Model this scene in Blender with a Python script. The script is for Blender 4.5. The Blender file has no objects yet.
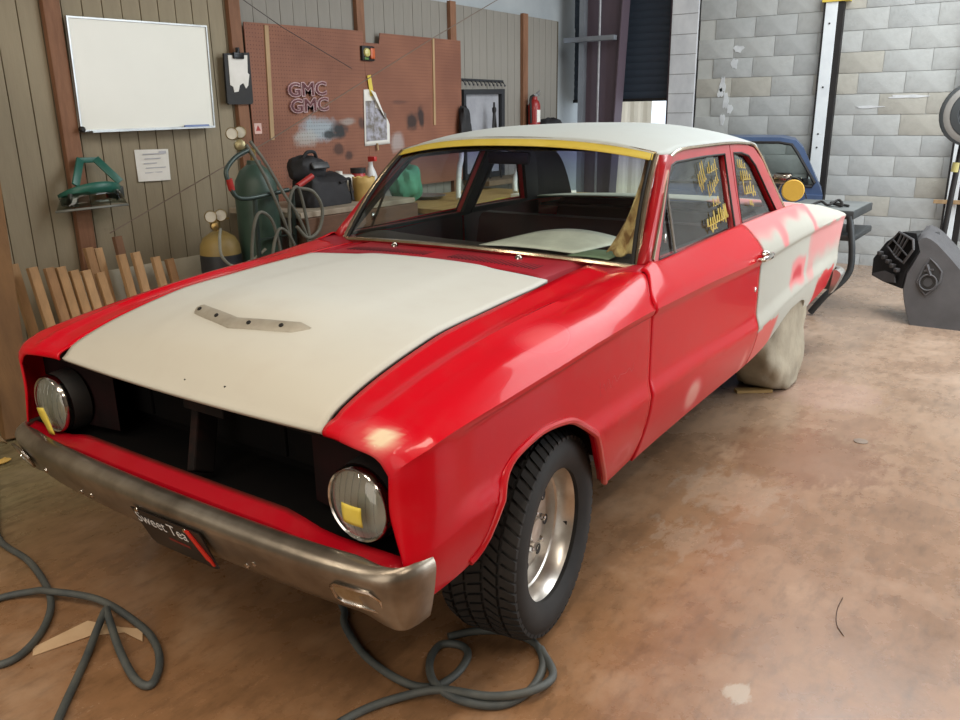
import bpy, bmesh, math, random
import numpy as np
from mathutils import Vector, Matrix
random.seed(7); np.random.seed(7)
C = bpy.context.scene.collection
sc = bpy.context.scene
PI = math.pi

# ------------------------------------------------------------------ camera
cam = bpy.data.objects.new('camera', bpy.data.cameras.new('camera')); C.objects.link(cam)
CP = Vector((1.8653, 1.8821, 1.5088))
YAW, PITCH, ROLL, FPX = math.radians(214.977), math.radians(16.855), math.radians(-0.840), 808.97
f_ = Vector((math.cos(PITCH)*math.cos(YAW), math.cos(PITCH)*math.sin(YAW), -math.sin(PITCH)))
r_ = f_.cross(Vector((0, 0, 1))).normalized(); u_ = r_.cross(f_)
rr = r_*math.cos(ROLL)+u_*math.sin(ROLL); uu = -r_*math.sin(ROLL)+u_*math.cos(ROLL)
cam.matrix_world = Matrix(((rr.x, uu.x, -f_.x, CP.x), (rr.y, uu.y, -f_.y, CP.y), (rr.z, uu.z, -f_.z, CP.z), (0, 0, 0, 1)))
cam.data.sensor_width = 36; cam.data.lens = FPX/960*36; cam.data.clip_start = .05
sc.camera = cam

# ------------------------------------------------------------------ world, daylight, lamps, exposure
w = bpy.data.worlds.new('sky'); sc.world = w; w.use_nodes = True
w.node_tree.nodes['Background'].inputs[0].default_value = (.80, .90, 1, 1)
w.node_tree.nodes['Background'].inputs[1].default_value = 1.6
def area(name, loc, target, sx, sy, power, col):
    l = bpy.data.lights.new(name, 'AREA'); l.shape = 'RECTANGLE'; l.size = sx; l.size_y = sy; l.energy = power; l.color = col
    o = bpy.data.objects.new(name, l); C.objects.link(o); o.location = loc
    o.rotation_euler = (Vector(target)-Vector(loc)).to_track_quat('-Z', 'Z').to_euler()
    return o
area('bay_door_daylight', (-4.6, 5.3, 1.9), (-4.6, 0, 1.0), 4.6, 3.0, 185, (.92, .97, 1))         # open bay door in the right wall
area('overhead_fill_light', (-4.3, 1.9, 3.93), (-4.3, 1.9, 0), 3.4, 3.6, 270, (.94, .98, 1))        # unseen soft fill added over the back bay
area('front_fill_light', (4.9, 1.2, 1.5), (0, .2, .9), 4.6, 2.4, 100, (1, .93, .82))                 # broad fill added behind the camera to lift the car's front
area('tube_lamp', (1.0, 1.2, 3.75), (1.0, 1.2, 0), 2.4, .16, 40, (1, .89, .74))                   # fluorescent tubes over the front bay
area('tube_lamp', (3.4, -1.5, 3.75), (3.4, -1.5, 0), 2.4, .16, 44, (1, .89, .74))  # extra tube added to lift the left wall and floor
area('tube_lamp', (2.6, .6, 3.75), (2.6, .6, 0), 2.4, .16, 34, (1, .89, .74))
area('tube_lamp', (1.2, 3.2, 3.75), (1.2, 3.2, 0), 2.4, .16, 50, (1, .89, .74))
sc.view_settings.view_transform = 'Standard'; sc.view_settings.look = 'None'
sc.view_settings.gamma = 1; sc.view_settings.use_curve_mapping = False
sc.view_settings.exposure = 0.0

# ------------------------------------------------------------------ materials
def lin(c):
    return tuple(((v/255)/12.92 if v/255 <= .04045 else ((v/255+.055)/1.055)**2.4) for v in c)
def base(name):
    m = bpy.data.materials.new(name); m.use_nodes = True
    nt = m.node_tree; return m, nt, nt.nodes['Principled BSDF'], nt.links
def mapped(nt, scale=(1, 1, 1)):
    tc = nt.nodes.new('ShaderNodeTexCoord'); mp = nt.nodes.new('ShaderNodeMapping'); mp.inputs['Scale'].default_value = scale
    nt.links.new(tc.outputs['Object'], mp.inputs['Vector']); return mp.outputs[0]
def noise(nt, vec, scale, detail=4, rough=.6):
    n = nt.nodes.new('ShaderNodeTexNoise'); n.inputs['Scale'].default_value = scale
    n.inputs['Detail'].default_value = detail; n.inputs['Roughness'].default_value = rough
    nt.links.new(vec, n.inputs['Vector']); return n.outputs['Fac']
def ramp(nt, fac, stops):
    r = nt.nodes.new('ShaderNodeValToRGB'); e = r.color_ramp.elements
    while len(e) < len(stops): e.new(.5)
    for i, (p, c) in enumerate(stops):
        e[i].position = p; e[i].color = (*lin(c), 1)
    nt.links.new(fac, r.inputs[0]); return r.outputs[0]
def mixc(nt, fac, a, b, mode='MIX'):
    m = nt.nodes.new('ShaderNodeMix'); m.data_type = 'RGBA'; m.blend_type = mode
    for s, v in ((0, fac), (6, a), (7, b)):
        if isinstance(v, (int, float)): m.inputs[s].default_value = v
        elif isinstance(v, tuple): m.inputs[s].default_value = (*v, 1)
        else: nt.links.new(v, m.inputs[s])
    return m.outputs[2]
def math_(nt, op, a, b=None, clamp=False):
    m = nt.nodes.new('ShaderNodeMath'); m.operation = op; m.use_clamp = clamp
    for i, v in enumerate((a, b)):
        if v is None: continue
        if isinstance(v, (int, float)): m.inputs[i].default_value = v
        else: nt.links.new(v, m.inputs[i])
    return m.outputs[0]
def bump(nt, b, h, strength, dist=.01):
    n = nt.nodes.new('ShaderNodeBump'); n.inputs['Strength'].default_value = strength; n.inputs['Distance'].default_value = dist
    nt.links.new(h, n.inputs['Height']); nt.links.new(n.outputs[0], b.inputs['Normal'])
MATS = {}
def M(name, rgb, rough=.55, metal=0., rgb2=None, ns=8, st=(1, 1, 1), bs=0., bsc=40, coat=0., lo=.35, hi=.7, spec=.5):
    if name in MATS: return MATS[name]
    m, nt, b, L = base(name)
    b.inputs['Roughness'].default_value = rough; b.inputs['Metallic'].default_value = metal
    b.inputs['Coat Weight'].default_value = coat; b.inputs['Coat Roughness'].default_value = .06
    b.inputs['Specular IOR Level'].default_value = spec
    v = mapped(nt, st)
    c2 = rgb2 or tuple(int(x*.88) for x in rgb)
    L.new(ramp(nt, noise(nt, v, ns), [(lo, rgb), (hi, c2)]), b.inputs['Base Color'])
    if bs: bump(nt, b, noise(nt, v, bsc), bs)
    MATS[name] = m; return m
def emit(name, rgb, s):
    m, nt, b, L = base(name); b.inputs['Emission Color'].default_value = (*lin(rgb), 1); b.inputs['Emission Strength'].default_value = s
    b.inputs['Base Color'].default_value = (*lin(rgb), 1); return m
def glass(name, tint, refl=1.0, band=None):
    m = bpy.data.materials.new(name); m.use_nodes = True; nt = m.node_tree; L = nt.links
    nt.nodes.remove(nt.nodes['Principled BSDF'])
    tr = nt.nodes.new('ShaderNodeBsdfTransparent'); gl = nt.nodes.new('ShaderNodeBsdfGlossy'); gl.inputs['Roughness'].default_value = .015
    mx = nt.nodes.new('ShaderNodeMixShader'); lw = nt.nodes.new('ShaderNodeLayerWeight'); lw.inputs[0].default_value = .5
    tr.inputs[0].default_value = (*tint, 1)
    if band:                                  # factory shade band along the top of a windscreen
        z0, z1, col = band
        tc = nt.nodes.new('ShaderNodeTexCoord'); sp = nt.nodes.new('ShaderNodeSeparateXYZ'); L.new(tc.outputs['Object'], sp.inputs[0])
        mr = nt.nodes.new('ShaderNodeMapRange'); mr.inputs[1].default_value = z0; mr.inputs[2].default_value = z1; L.new(sp.outputs[2], mr.inputs[0])
        L.new(mixc(nt, mr.outputs[0], tint, col), tr.inputs[0])
    fm = math_(nt, 'MULTIPLY', math_(nt, 'ADD', math_(nt, 'MULTIPLY', math_(nt, 'POWER', lw.outputs['Facing'], 5.0), .96), .04), refl, True)   # reflection grows toward grazing view, as on real glass
    L.new(fm, mx.inputs[0]); L.new(tr.outputs[0], mx.inputs[1]); L.new(gl.outputs[0], mx.inputs[2])
    L.new(mx.outputs[0], nt.nodes['Material Output'].inputs[0]); MATS[name] = m; return m
def paint_mat(name):
    # body paint: colour from the sprayed-colour attribute, alpha says how much bare primer shows (dull)
    m, nt, b, L = base(name)
    at = nt.nodes.new('ShaderNodeAttribute'); at.attribute_name = 'paint'
    v = mapped(nt); n = noise(nt, v, 9, 5)
    col = mixc(nt, math_(nt, 'MULTIPLY', math_(nt, 'SUBTRACT', n, .5, True), .22), at.outputs['Color'], lin((150, 120, 112)))
    L.new(col, b.inputs['Base Color'])
    mr = nt.nodes.new('ShaderNodeMapRange'); mr.inputs[3].default_value = .22; mr.inputs[4].default_value = .62
    L.new(at.outputs['Alpha'], mr.inputs[0]); L.new(mr.outputs[0], b.inputs['Roughness'])
    L.new(math_(nt, 'MULTIPLY', math_(nt, 'SUBTRACT', 1.0, at.outputs['Alpha'], True), .20), b.inputs['Coat Weight'])
    b.inputs['Coat Roughness'].default_value = .03; b.inputs['Specular IOR Level'].default_value = .10
    return m
PAINT = paint_mat('car_paint')

# ------------------------------------------------------------------ geometry helpers
class G:
    def __init__(s): s.v = []; s.f = []
    def add(s, v, f):
        o = len(s.v); s.v += [tuple(p) for p in v]; s.f += [tuple(i+o for i in q) for q in f]; return s
    def box(s, c, size, rot=None, bev=0.):
        bm = bmesh.new(); bmesh.ops.create_cube(bm, size=1)
        for v in bm.verts: v.co = Vector((v.co.x*size[0], v.co.y*size[1], v.co.z*size[2]))
        if bev: bmesh.ops.bevel(bm, geom=bm.edges[:], offset=bev, segments=2, affect='EDGES', profile=.5)
        R = rot if rot is not None else Matrix.Identity(3); c = Vector(c); bm.verts.index_update()
        s.add([R @ v.co + c for v in bm.verts], [[v.index for v in f.verts] for f in bm.faces]); bm.free(); return s
    def box2(s, a, b, bev=0.):
        a = Vector(a); b = Vector(b); return s.box((a+b)/2, [abs(x) for x in (b-a)], None, bev)
    def beam(s, a, b, wd, dp, up=(0, 0, 1), bev=0.):
        a = Vector(a); b = Vector(b); d = (b-a); l = d.length; d.normalize(); u = Vector(up)
        if abs(d.dot(u)) > .95: u = Vector((1, 0, 0))
        x = d.cross(u).normalized(); y = x.cross(d)
        R = Matrix((x, y, d)).transposed(); return s.box((a+b)/2, (wd, dp, l), R, bev)
    def tube(s, pts, r, n=10, closed=False, caps=True):
        P = [Vector(p) for p in pts]; m = len(P); rs = r if isinstance(r, (list, tuple)) else [r]*m
        T = []
        for i in range(m):
            a = P[(i-1) % m] if closed or i else P[0]; b = P[(i+1) % m] if closed or i < m-1 else P[-1]
            t = (b-a); T.append(t.normalized() if t.length > 1e-9 else Vector((0, 0, 1)))
        u = Vector((0, 0, 1)) if abs(T[0].z) < .9 else Vector((1, 0, 0))
        u = (u - T[0]*u.dot(T[0])).normalized(); V = []
        for i in range(m):
            u = (u - T[i]*u.dot(T[i])).normalized(); w_ = T[i].cross(u)
            V += [P[i]+(u*math.cos(2*PI*k/n)+w_*math.sin(2*PI*k/n))*rs[i] for k in range(n)]
        F = []
        for i in range(m if closed else m-1):
            j = (i+1) % m
            F += [(i*n+k, i*n+(k+1) % n, j*n+(k+1) % n, j*n+k) for k in range(n)]
        if caps and not closed: F += [tuple(range(n))[::-1], tuple((m-1)*n+k for k in range(n))]
        return s.add(V, F)
    def cyl(s, a, b, r0, r1=None, n=20): return s.tube([a, b], [r0, r0 if r1 is None else r1], n)
    def lathe(s, prof, n=32, loc=(0, 0, 0), axis=(0, 0, 1), close=False):
        # prof: list of (radius, distance along axis)
        q = Vector((0, 0, 1)).rotation_difference(Vector(axis)); loc = Vector(loc); V = []; m = len(prof)
        for r, h in prof:
            V += [q @ Vector((r*math.cos(2*PI*k/n), r*math.sin(2*PI*k/n), h)) + loc for k in range(n)]
        F = []
        for i in range(m if close else m-1):
            j = (i+1) % m
            F += [(i*n+k, i*n+(k+1) % n, j*n+(k+1) % n, j*n+k) for k in range(n)]
        if not close:
            if prof[0][0] > 1e-6: F.append(tuple(range(n))[::-1])
            if prof[-1][0] > 1e-6: F.append(tuple((m-1)*n+k for k in range(n)))
        return s.add(V, F)
    def grid(s, P, flip=False, cu=False, cv=False):
        nu, nv = len(P), len(P[0]); V = [p for row in P for p in row]; F = []
        for i in range(nu if cu else nu-1):
            for j in range(nv if cv else nv-1):
                i2, j2 = (i+1) % nu, (j+1) % nv
                q = (i*nv+j, i2*nv+j, i2*nv+j2, i*nv+j2); F.append(q[::-1] if flip else q)
        return s.add(V, F)
    def prism(s, poly, thick, fn):
        # poly: 2D outline; fn(a, b, t) -> 3D point, t = 0 back .. 1 front
        n = len(poly); V = [fn(a, b, 0) for a, b in poly]+[fn(a, b, 1) for a, b in poly]
        F = [tuple(range(n))[::-1], tuple(range(n, 2*n))]+[(i, (i+1) % n, n+(i+1) % n, n+i) for i in range(n)]
        return s.add(V, F)
    def ring_band(s, outer, inner, fn):
        n = len(outer); V = []
        for t in (0, 1):
            V += [fn(a, b, t) for a, b in outer]+[fn(a, b, t) for a, b in inner]
        F = []
        for i in range(n):
            j = (i+1) % n
            F += [(2*n+i, 2*n+j, 3*n+j, 3*n+i), (i, n+i, n+j, j), (i, j, 2*n+j, 2*n+i), (n+i, 3*n+i, 3*n+j, n+j)]
        return s.add(V, F)
WM = {}
def mesh(name, g, m, smooth, fixn=True):
    me = bpy.data.meshes.new(name); me.from_pydata(g.v, [], g.f); me.update()
    if fixn:
        bm = bmesh.new(); bm.from_mesh(me); bmesh.ops.recalc_face_normals(bm, faces=bm.faces[:]); bm.to_mesh(me); bm.free()
    if m: me.materials.append(m)
    if smooth is not False:
        ang = smooth if isinstance(smooth, float) else .7
        me.polygons.foreach_set('use_smooth', [True]*len(me.polygons))
        try: me.set_sharp_from_angle(angle=ang)
        except Exception: pass
    return me
def tag(o, label, cat, group=None, kind=None):
    if label: o['label'] = label
    if cat: o['category'] = cat
    if group: o['group'] = group
    if kind: o['kind'] = kind
    return o
def thing(name, label, cat, loc=(0, 0, 0), rotz=0, group=None):
    o = bpy.data.objects.new(name, None); C.objects.link(o); o.empty_display_size = .1
    o.location = loc; o.rotation_euler = (0, 0, rotz); WM[o] = Matrix.Translation(loc) @ Matrix.Rotation(rotz, 4, 'Z')
    return tag(o, label, cat, group)
def part(name, g, m, parent, smooth=.7, label=None, local=False, fixn=True, kind=None):
    W = WM[parent]
    if not local and W != Matrix.Identity(4):
        I = W.inverted(); g.v = [tuple(I @ Vector(p)) for p in g.v]
    o = bpy.data.objects.new(name, mesh(name, g, m, smooth, fixn)); C.objects.link(o); o.parent = parent; WM[o] = W.copy()
    return tag(o, label, None, None, kind)
def solo(name, g, m, label, cat, group=None, smooth=.7, kind=None):
    a = np.array(g.v); c = Vector(((a[:, 0].min()+a[:, 0].max())/2, (a[:, 1].min()+a[:, 1].max())/2, a[:, 2].min()))
    g.v = [tuple(Vector(p)-c) for p in g.v]
    o = bpy.data.objects.new(name, mesh(name, g, m, smooth)); C.objects.link(o); o.location = c; WM[o] = Matrix.Translation(c)
    return tag(o, label, cat, group, kind)
def struct(name, g, m, parent=None, smooth=False):
    o = bpy.data.objects.new(name, mesh(name, g, m, smooth)); C.objects.link(o); WM[o] = Matrix.Identity(4)
    if parent: o.parent = parent
    else: o['kind'] = 'structure'
    return o
def inst(name, me, parent, loc, rot=None, scale=None):
    o = bpy.data.objects.new(name, me); C.objects.link(o); o.parent = parent; o.location = loc
    if rot: o.rotation_euler = rot
    if scale: o.scale = scale
    return o
def cat_rom(pts, n=8, closed=False):
    P = [Vector(p) for p in pts]; m = len(P); out = []
    for i in range(m if closed else m-1):
        p0 = P[(i-1) % m] if closed or i else P[0]*2-P[1]; p1 = P[i]; p2 = P[(i+1) % m]
        p3 = P[(i+2) % m] if closed or i+2 < m else P[-1]*2-P[-2]
        for k in range(n):
            t = k/n
            out.append(.5*((2*p1)+(p2-p0)*t+(2*p0-5*p1+4*p2-p3)*t*t+(3*p1-p0-3*p2+p3)*t**3))
    if not closed: out.append(P[-1])
    return out
def T(x, tab):
    # smooth monotone table lookup; tab = [(x, v), ...] in any order
    tab = sorted(tab); xs = [a for a, _ in tab]; ys = [b for _, b in tab]
    if x <= xs[0]: return ys[0]
    if x >= xs[-1]: return ys[-1]
    i = max(k for k in range(len(xs)-1) if xs[k] <= x)
    def slope(k):
        if k == 0: return (ys[1]-ys[0])/(xs[1]-xs[0])
        if k == len(xs)-1: return (ys[-1]-ys[-2])/(xs[-1]-xs[-2])
        a = (ys[k]-ys[k-1])/(xs[k]-xs[k-1]); b = (ys[k+1]-ys[k])/(xs[k+1]-xs[k])
        return 0 if a*b <= 0 else 2*a*b/(a+b)
    h = xs[i+1]-xs[i]; t = (x-xs[i])/h; m0, m1 = slope(i)*h, slope(i+1)*h
    return (2*t**3-3*t*t+1)*ys[i]+(t**3-2*t*t+t)*m0+(-2*t**3+3*t*t)*ys[i+1]+(t**3-t*t)*m1
def sm(a, b, x):
    t = min(1, max(0, (x-a)/(b-a))); return t*t*(3-2*t)
def text_geo(s, size, extrude, shear=0., offset=0.):
    cu = bpy.data.curves.new('t', 'FONT'); cu.body = s; cu.size = size; cu.extrude = extrude; cu.shear = shear; cu.offset = offset
    cu.align_x = 'CENTER'; cu.align_y = 'CENTER'; cu.resolution_u = 3
    o = bpy.data.objects.new('t', cu); C.objects.link(o); bpy.context.view_layer.update()
    dg = bpy.context.evaluated_depsgraph_get(); me = bpy.data.meshes.new_from_object(o.evaluated_get(dg))
    g = G(); g.add([v.co.copy() for v in me.vertices], [tuple(p.vertices) for p in me.polygons])
    bpy.data.objects.remove(o); bpy.data.curves.remove(cu); bpy.data.meshes.remove(me); return g
def xf(g, fn): g.v = [tuple(fn(*p)) for p in g.v]; return g
def solidify(o, t, off=-1):
    md = o.modifiers.new('thick', 'SOLIDIFY'); md.thickness = t; md.offset = off; return o
# ================================================================== THE CAR (x forward from the front axle, y to its left, z up)
RED = (194, 9, 28); PINK = (226, 122, 124); PRIMER = (176, 175, 165); CREAM = (222, 200, 170)
chrome = M('chrome', (205, 200, 195), .16, 1., (170, 165, 160), 14)
dull_chrome = M('dull_chrome', (168, 158, 144), .30, .82, (112, 102, 90), 5, (1, 1, 1), .05, 60)
black = M('black_metal', (18, 17, 18), .6, 0, (30, 26, 24), 12)
rust_black = M('dark_rusty_metal', (20, 16, 15), .8, 0, (46, 24, 19), 9, lo=.5, hi=.75, spec=.15)
cavity_shade = M('cavity_shade_black', (11, 10, 10), .9, 0, (16, 13, 12), 9, spec=.1)  # near-black that carries the shade of the nose cavity and vent mouth
rubber = M('rubber', (26, 25, 25), .75, 0, (36, 34, 33), 20)
alloy = M('polished_aluminium', (228, 224, 218), .30, .85, (190, 182, 172), 10)
vinyl = M('maroon_vinyl', (62, 24, 28), .5, 0, (44, 18, 22), 7)
trimred = M('red_window_frame', (176, 18, 30), .35, 0, (160, 18, 30), 10, coat=.4)
rubber_seal = M('rubber_seal', (20, 20, 20), .6)
wind = glass('windscreen_glass', (.80, .86, .82), 1.0, (1.24, 1.40, (.30, .26, .58)))
side_glass = glass('side_glass', (.84, .88, .86), 1.1)
lens_glass = glass('lens_glass', (.9, .92, .92), 1.8)

garn = M('dark_garnish', (30, 27, 30), .6)
trimred_ = M('red_gloss', RED, .3, 0, (188, 14, 28), 6, coat=.5)
car = thing('car', 'red and grey-primer two-door sedan without grille, wheels on the workshop floor', 'car')

def paint_part(name, g, fn, parent=car, thick=0., label=None):
    o = part(name, g, PAINT, parent, .6, label)
    a = o.data.color_attributes.new('paint', 'FLOAT_COLOR', 'POINT'); d = []
    for v in o.data.vertices:
        c, al = fn(*v.co); d += [*lin(c), al]
    a.data.foreach_set('color', d)
    if thick: solidify(o, thick, 0)
    return o
def blend(c, d, t): return tuple(c[i]*(1-t)+d[i]*t for i in range(3))
def ell(x, z, cx, cz, rx, rz, soft=.45, rot=0.):
    dx, dz = x-cx, z-cz; ca, sa = math.cos(rot), math.sin(rot); dx, dz = dx*ca+dz*sa, -dx*sa+dz*ca
    return 1-sm(1-soft, 1+soft, math.hypot(dx/rx, dz/rz))
def rect(x, z, x0, x1, z0, z1, s=.03):
    return sm(x0-s, x0+s, x)*(1-sm(x1-s, x1+s, x))*sm(z0-s, z0+s, z)*(1-sm(z1-s, z1+s, z))

# ---- feature lines of the body side
ZH = [(.637, .802), (.598, .834), (.545, .856), (.484, .876), (.416, .894), (.296, .920), (.165, .942), (-.028, .956), (-.22, .968), (-.423, .977), (-.6, .983), (.70, .79)]
ZI = [(.66, .80), (.61, .842), (.545, .862), (.35, .903), (.15, .930), (-.06, .947), (-.3, .957), (-.6, .966)]
ZR = [(.66, .79), (.61, .838), (.545, .858), (.35, .893), (.15, .918), (-.07, .936), (-.3, .947), (-.6, .957)]
ZD = [(.66, .78), (.62, .815), (.574, .826), (.338, .848), (.03, .871), (-.27, .888), (-.53, .896), (-1.0, .897), (-1.65, .887), (-2.44, .889), (-3.0, .880), (-3.83, .855)]
YD = [(.66, .862), (.5, .868), (.2, .880), (0, .885), (-1.7, .885), (-2.4, .866), (-3.0, .843), (-3.83, .808)]
ZL = [(.6, .585), (-.8, .588), (-1.7, .560), (-2.2, .575), (-2.6, .588), (-3.83, .575)]
ZB0 = [(-.54, .958), (-.65, .982), (-.74, .998), (-.99, 1.003), (-1.66, 1.022), (-2.4, 1.030), (-2.63, 1.026), (-2.9, 1.009), (-3.26, .972), (-3.67, .918), (-3.85, .888)]
YB = [(-.54, .765), (-2.5, .765), (-2.7, .755), (-3.0, .740), (-3.85, .70)]
ZBOT = [(.66, .445), (.572, .432), (.496, .438), (.43, .452), (.392, .480), (.366, .528), (.344, .580), (.317, .630), (.247, .676), (.121, .697), (0, .683), (-.144, .600), (-.223, .490), (-.30, .400), (-.35, .345),
        (-.40, .342), (-.77, .362), (-1.25, .377), (-1.75, .386), (-2.05, .402), (-2.25, .450), (-2.40, .495), (-2.55, .515), (-2.75, .512), (-2.92, .480), (-3.0, .42), (-3.05, .398), (-3.4, .402), (-3.83, .42)]
def side_y(x, z):
    yd, zd, zl = T(x, YD), T(x, ZD), T(x, ZL)
    rec = (1-sm(.40, .56, x))*(1-.6*sm(-3.2, -3.8, x)) if x > -3 else 1-.6*(1-sm(-3.8, -3.2, x))
    if z >= zl:
        a = sm(zd-.004, zd-.032, z)*sm(zl, zl+.075, z)
        return yd - rec*.017*a - .004*(1-rec)
    t = (zl-z)/(zl-.34); return yd - .003 - .062*t**1.5
def lerp3(a, b, t): return tuple(a[i]+(b[i]-a[i])*t for i in range(3))
def spline2(pts, n):
    P = cat_rom([(0, a, b) for a, b in pts], 10); L = [0]
    for i in range(1, len(P)): L.append(L[-1]+(P[i]-P[i-1]).length)
    out = []
    for k in range(n):
        s = L[-1]*k/(n-1); i = min(len(P)-2, max(j for j in range(len(P)-1) if L[j] <= s+1e-9))
        t = (s-L[i])/max(1e-9, L[i+1]-L[i]); p = P[i].lerp(P[i+1], t); out.append((p.y, p.z))
    return out
NT, NS = 16, 40
def section(x, fender):
    yd, zd = T(x, YD), T(x, ZD)
    if fender:
        zr = T(x, ZR); zi = T(x, ZI); fd = sm(-.52, -.20, x); ctrl = [(.5655, T(x, ZH)), (.655, zi-.004*fd), (.700, zi+.006*fd), (.735, (zi+zr)/2-.001), (.785, zr), (yd-.040, zd+.52*(zr-zd)+.006), (yd, zd)]
    else:
        y0, z0 = T(x, YB), T(x, ZB0); ctrl = [(y0, z0), (y0+.02, z0-.004), (y0+.5*(yd-y0), z0-.30*(z0-zd)), (y0+.86*(yd-y0), z0-.68*(z0-zd)), (yd, zd)]
    top = spline2(ctrl, NT); zb = T(x, ZBOT)
    side = [(side_y(x, zd+(zb-zd)*k/NS), zd+(zb-zd)*k/NS) for k in range(1, NS+1)]
    return top+side+[(side[-1][0]-.022, zb+.004)]        # folded-in lower lip
OUT = spline2([(.565, .800), (.63, .803), (.70, .804), (.765, .795), (.797, .762)], NT)+spline2([(.797, .755), (.795, .68), (.806, .628), (.825, .563), (.835, .50), (.825, .455)], NS)+[(.80, .455)]
def samples(a, b, n, extra=()):
    return sorted(set([round(a+(b-a)*i/n, 4) for i in range(n+1)]+[round(e, 4) for e in extra if min(a, b) < e < max(a, b)]), reverse=True)
def far(sgn, y, x): return y+.014*(1-sm(.565, .70, y))*sm(-.50, -.30, x) if sgn > 0 else -(y-.038*sm(.57, .80, y)*sm(-.55, .3, x))
def gapk(y): return sm(.883, .775, y)          # the door gap leans back toward the windscreen pillar as it rises
def fender_grid(sgn):
    P = []
    for k in range(12, 0, -1):
        ph = PI/2*k/12; x = .565+.10*math.sin(ph); w_ = 1-math.cos(ph); s_ = section(min(x, .60), True)
        P.append([(x-w_*.026*(1-sm(.565, .72, o[0])), far(sgn, a[0]*(1-w_)+o[0]*w_, x), a[1]*(1-w_)+o[1]*w_) for a, o in zip(s_, OUT)])
    for x in samples(.565, -.553, 56, [.37, .36, .345, .335, -.2, -.18, -.21, -.235, -.25, -.27, -.285, -.31, -.325]):
        wx = sm(-.30, -.553, x); P.append([(x-.135*wx*gapk(y), far(sgn, y, x), z+(.008+.020*sm(.66, .76, y))*gapk(y)*wx) for y, z in section(x, True)])
    return G().grid(P)
def fender_col(x, y, z):
    c, al = RED, 0.
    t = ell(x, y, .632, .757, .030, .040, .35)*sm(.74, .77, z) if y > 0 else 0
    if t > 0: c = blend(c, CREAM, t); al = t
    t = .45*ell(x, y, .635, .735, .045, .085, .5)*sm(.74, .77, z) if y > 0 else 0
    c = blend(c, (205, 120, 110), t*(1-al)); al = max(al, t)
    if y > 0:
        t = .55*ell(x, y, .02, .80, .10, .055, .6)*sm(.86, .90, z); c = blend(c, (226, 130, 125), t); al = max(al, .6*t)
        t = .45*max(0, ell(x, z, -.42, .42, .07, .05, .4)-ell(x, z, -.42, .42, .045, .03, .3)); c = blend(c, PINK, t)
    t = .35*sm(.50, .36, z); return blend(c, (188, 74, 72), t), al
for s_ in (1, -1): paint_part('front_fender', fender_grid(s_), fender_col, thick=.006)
for s_ in (1, -1):
    part('arch_lip', G().tube([(x, s_*(side_y(x, T(x, ZBOT))+.002), T(x, ZBOT)+.006) for x in [.44-.79*k/40 for k in range(41)]], .011, 8), trimred_, car)
def body_grid(sgn, x0, x1, n, tail=False, extra=()):
    P = []
    for x in samples(x0, x1, n, extra):
        row = []
        for y, z in section(x, False):
            xx = x
            if tail:
                xe = T(z, [(.38, -3.70), (.55, -3.72), (.70, -3.76), (.855, -3.83), (.95, -3.80)]); xx = x0+(x-x0)*(xe-x0)/(-3.83-x0)
            wx = 0 if tail else sm(-.85, -.561, x)*gapk(y)*(z > .88)
            row.append((xx-.135*wx, sgn*y, z+.028*wx))
        P.append(row)
    return G().grid(P)
def door_col(x, y, z):
    c, al = RED, 0.
    if y > 0:
        t = .9*ell(x, z, -1.02, .463, .085, .062, .4, .5); c = blend(c, (226, 196, 178), t); al = t
        t = .4*sm(.60, .42, z); c = blend(c, (186, 66, 66), t); al = max(al, .35*t)
        t = .6*ell(x, z, -1.66, .43, .03, .06, .5); c = blend(c, (224, 160, 140), t)
        al = max(al, .15)
    return c, al
for s_ in (1, -1):
    dr = paint_part('door', body_grid(s_, -.561, -1.757, 46), door_col, thick=.006)
    if s_ == 1: door_l = dr
    else: door_r = dr
def quarter_col(x, y, z):
    if y < 0: return RED, 0.
    zd, zl = T(x, ZD), T(x, ZL); n = .012*math.sin(23*x+9*z)+.010*math.sin(41*z-17*x); x += n; z += n*.6
    if z > zd-.006:
        g_ = max(rect(x, z, -2.12, -1.78, .86, .968), rect(x, z, -2.80, -2.20, .80, .988), rect(x, z, -4.2, -2.90, .5, 1.1, .04))
        c = blend((222, 128, 130), PRIMER, g_); return c, .45+.55*g_
    if z > zl-.01:
        p = max(rect(x, z, -2.72, -2.38, .63, .765, .025), .75*rect(x, z, -4.2, -2.84, .70, .95, .06), .55*rect(x, z, -2.94, -2.80, .6, .95, .03))
        c = blend(PRIMER, (218, 136, 136), p); r_c = .75*rect(x, z, -2.64, -2.44, .668, .715, .018); c = blend(c, (190, 52, 60), r_c)
        return c, 1-.5*p
    k = rect(x, z, -3.12, -2.12, .2, .7, .05); c = blend((206, 96, 92), PRIMER, k)
    c = blend(c, (186, 40, 48), rect(x, z, -3.60, -3.12, .3, .55, .03)); c = blend(c, PRIMER, rect(x, z, -3.9, -3.62, .3, .7, .03))
    return c, .55+.45*k
for s_ in (1, -1):
    q = paint_part('rear_quarter', body_grid(s_, -1.765, -3.83, 84, True, [-2.96, -2.98, -3.01, -3.03]), quarter_col, thick=.006)

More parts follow.
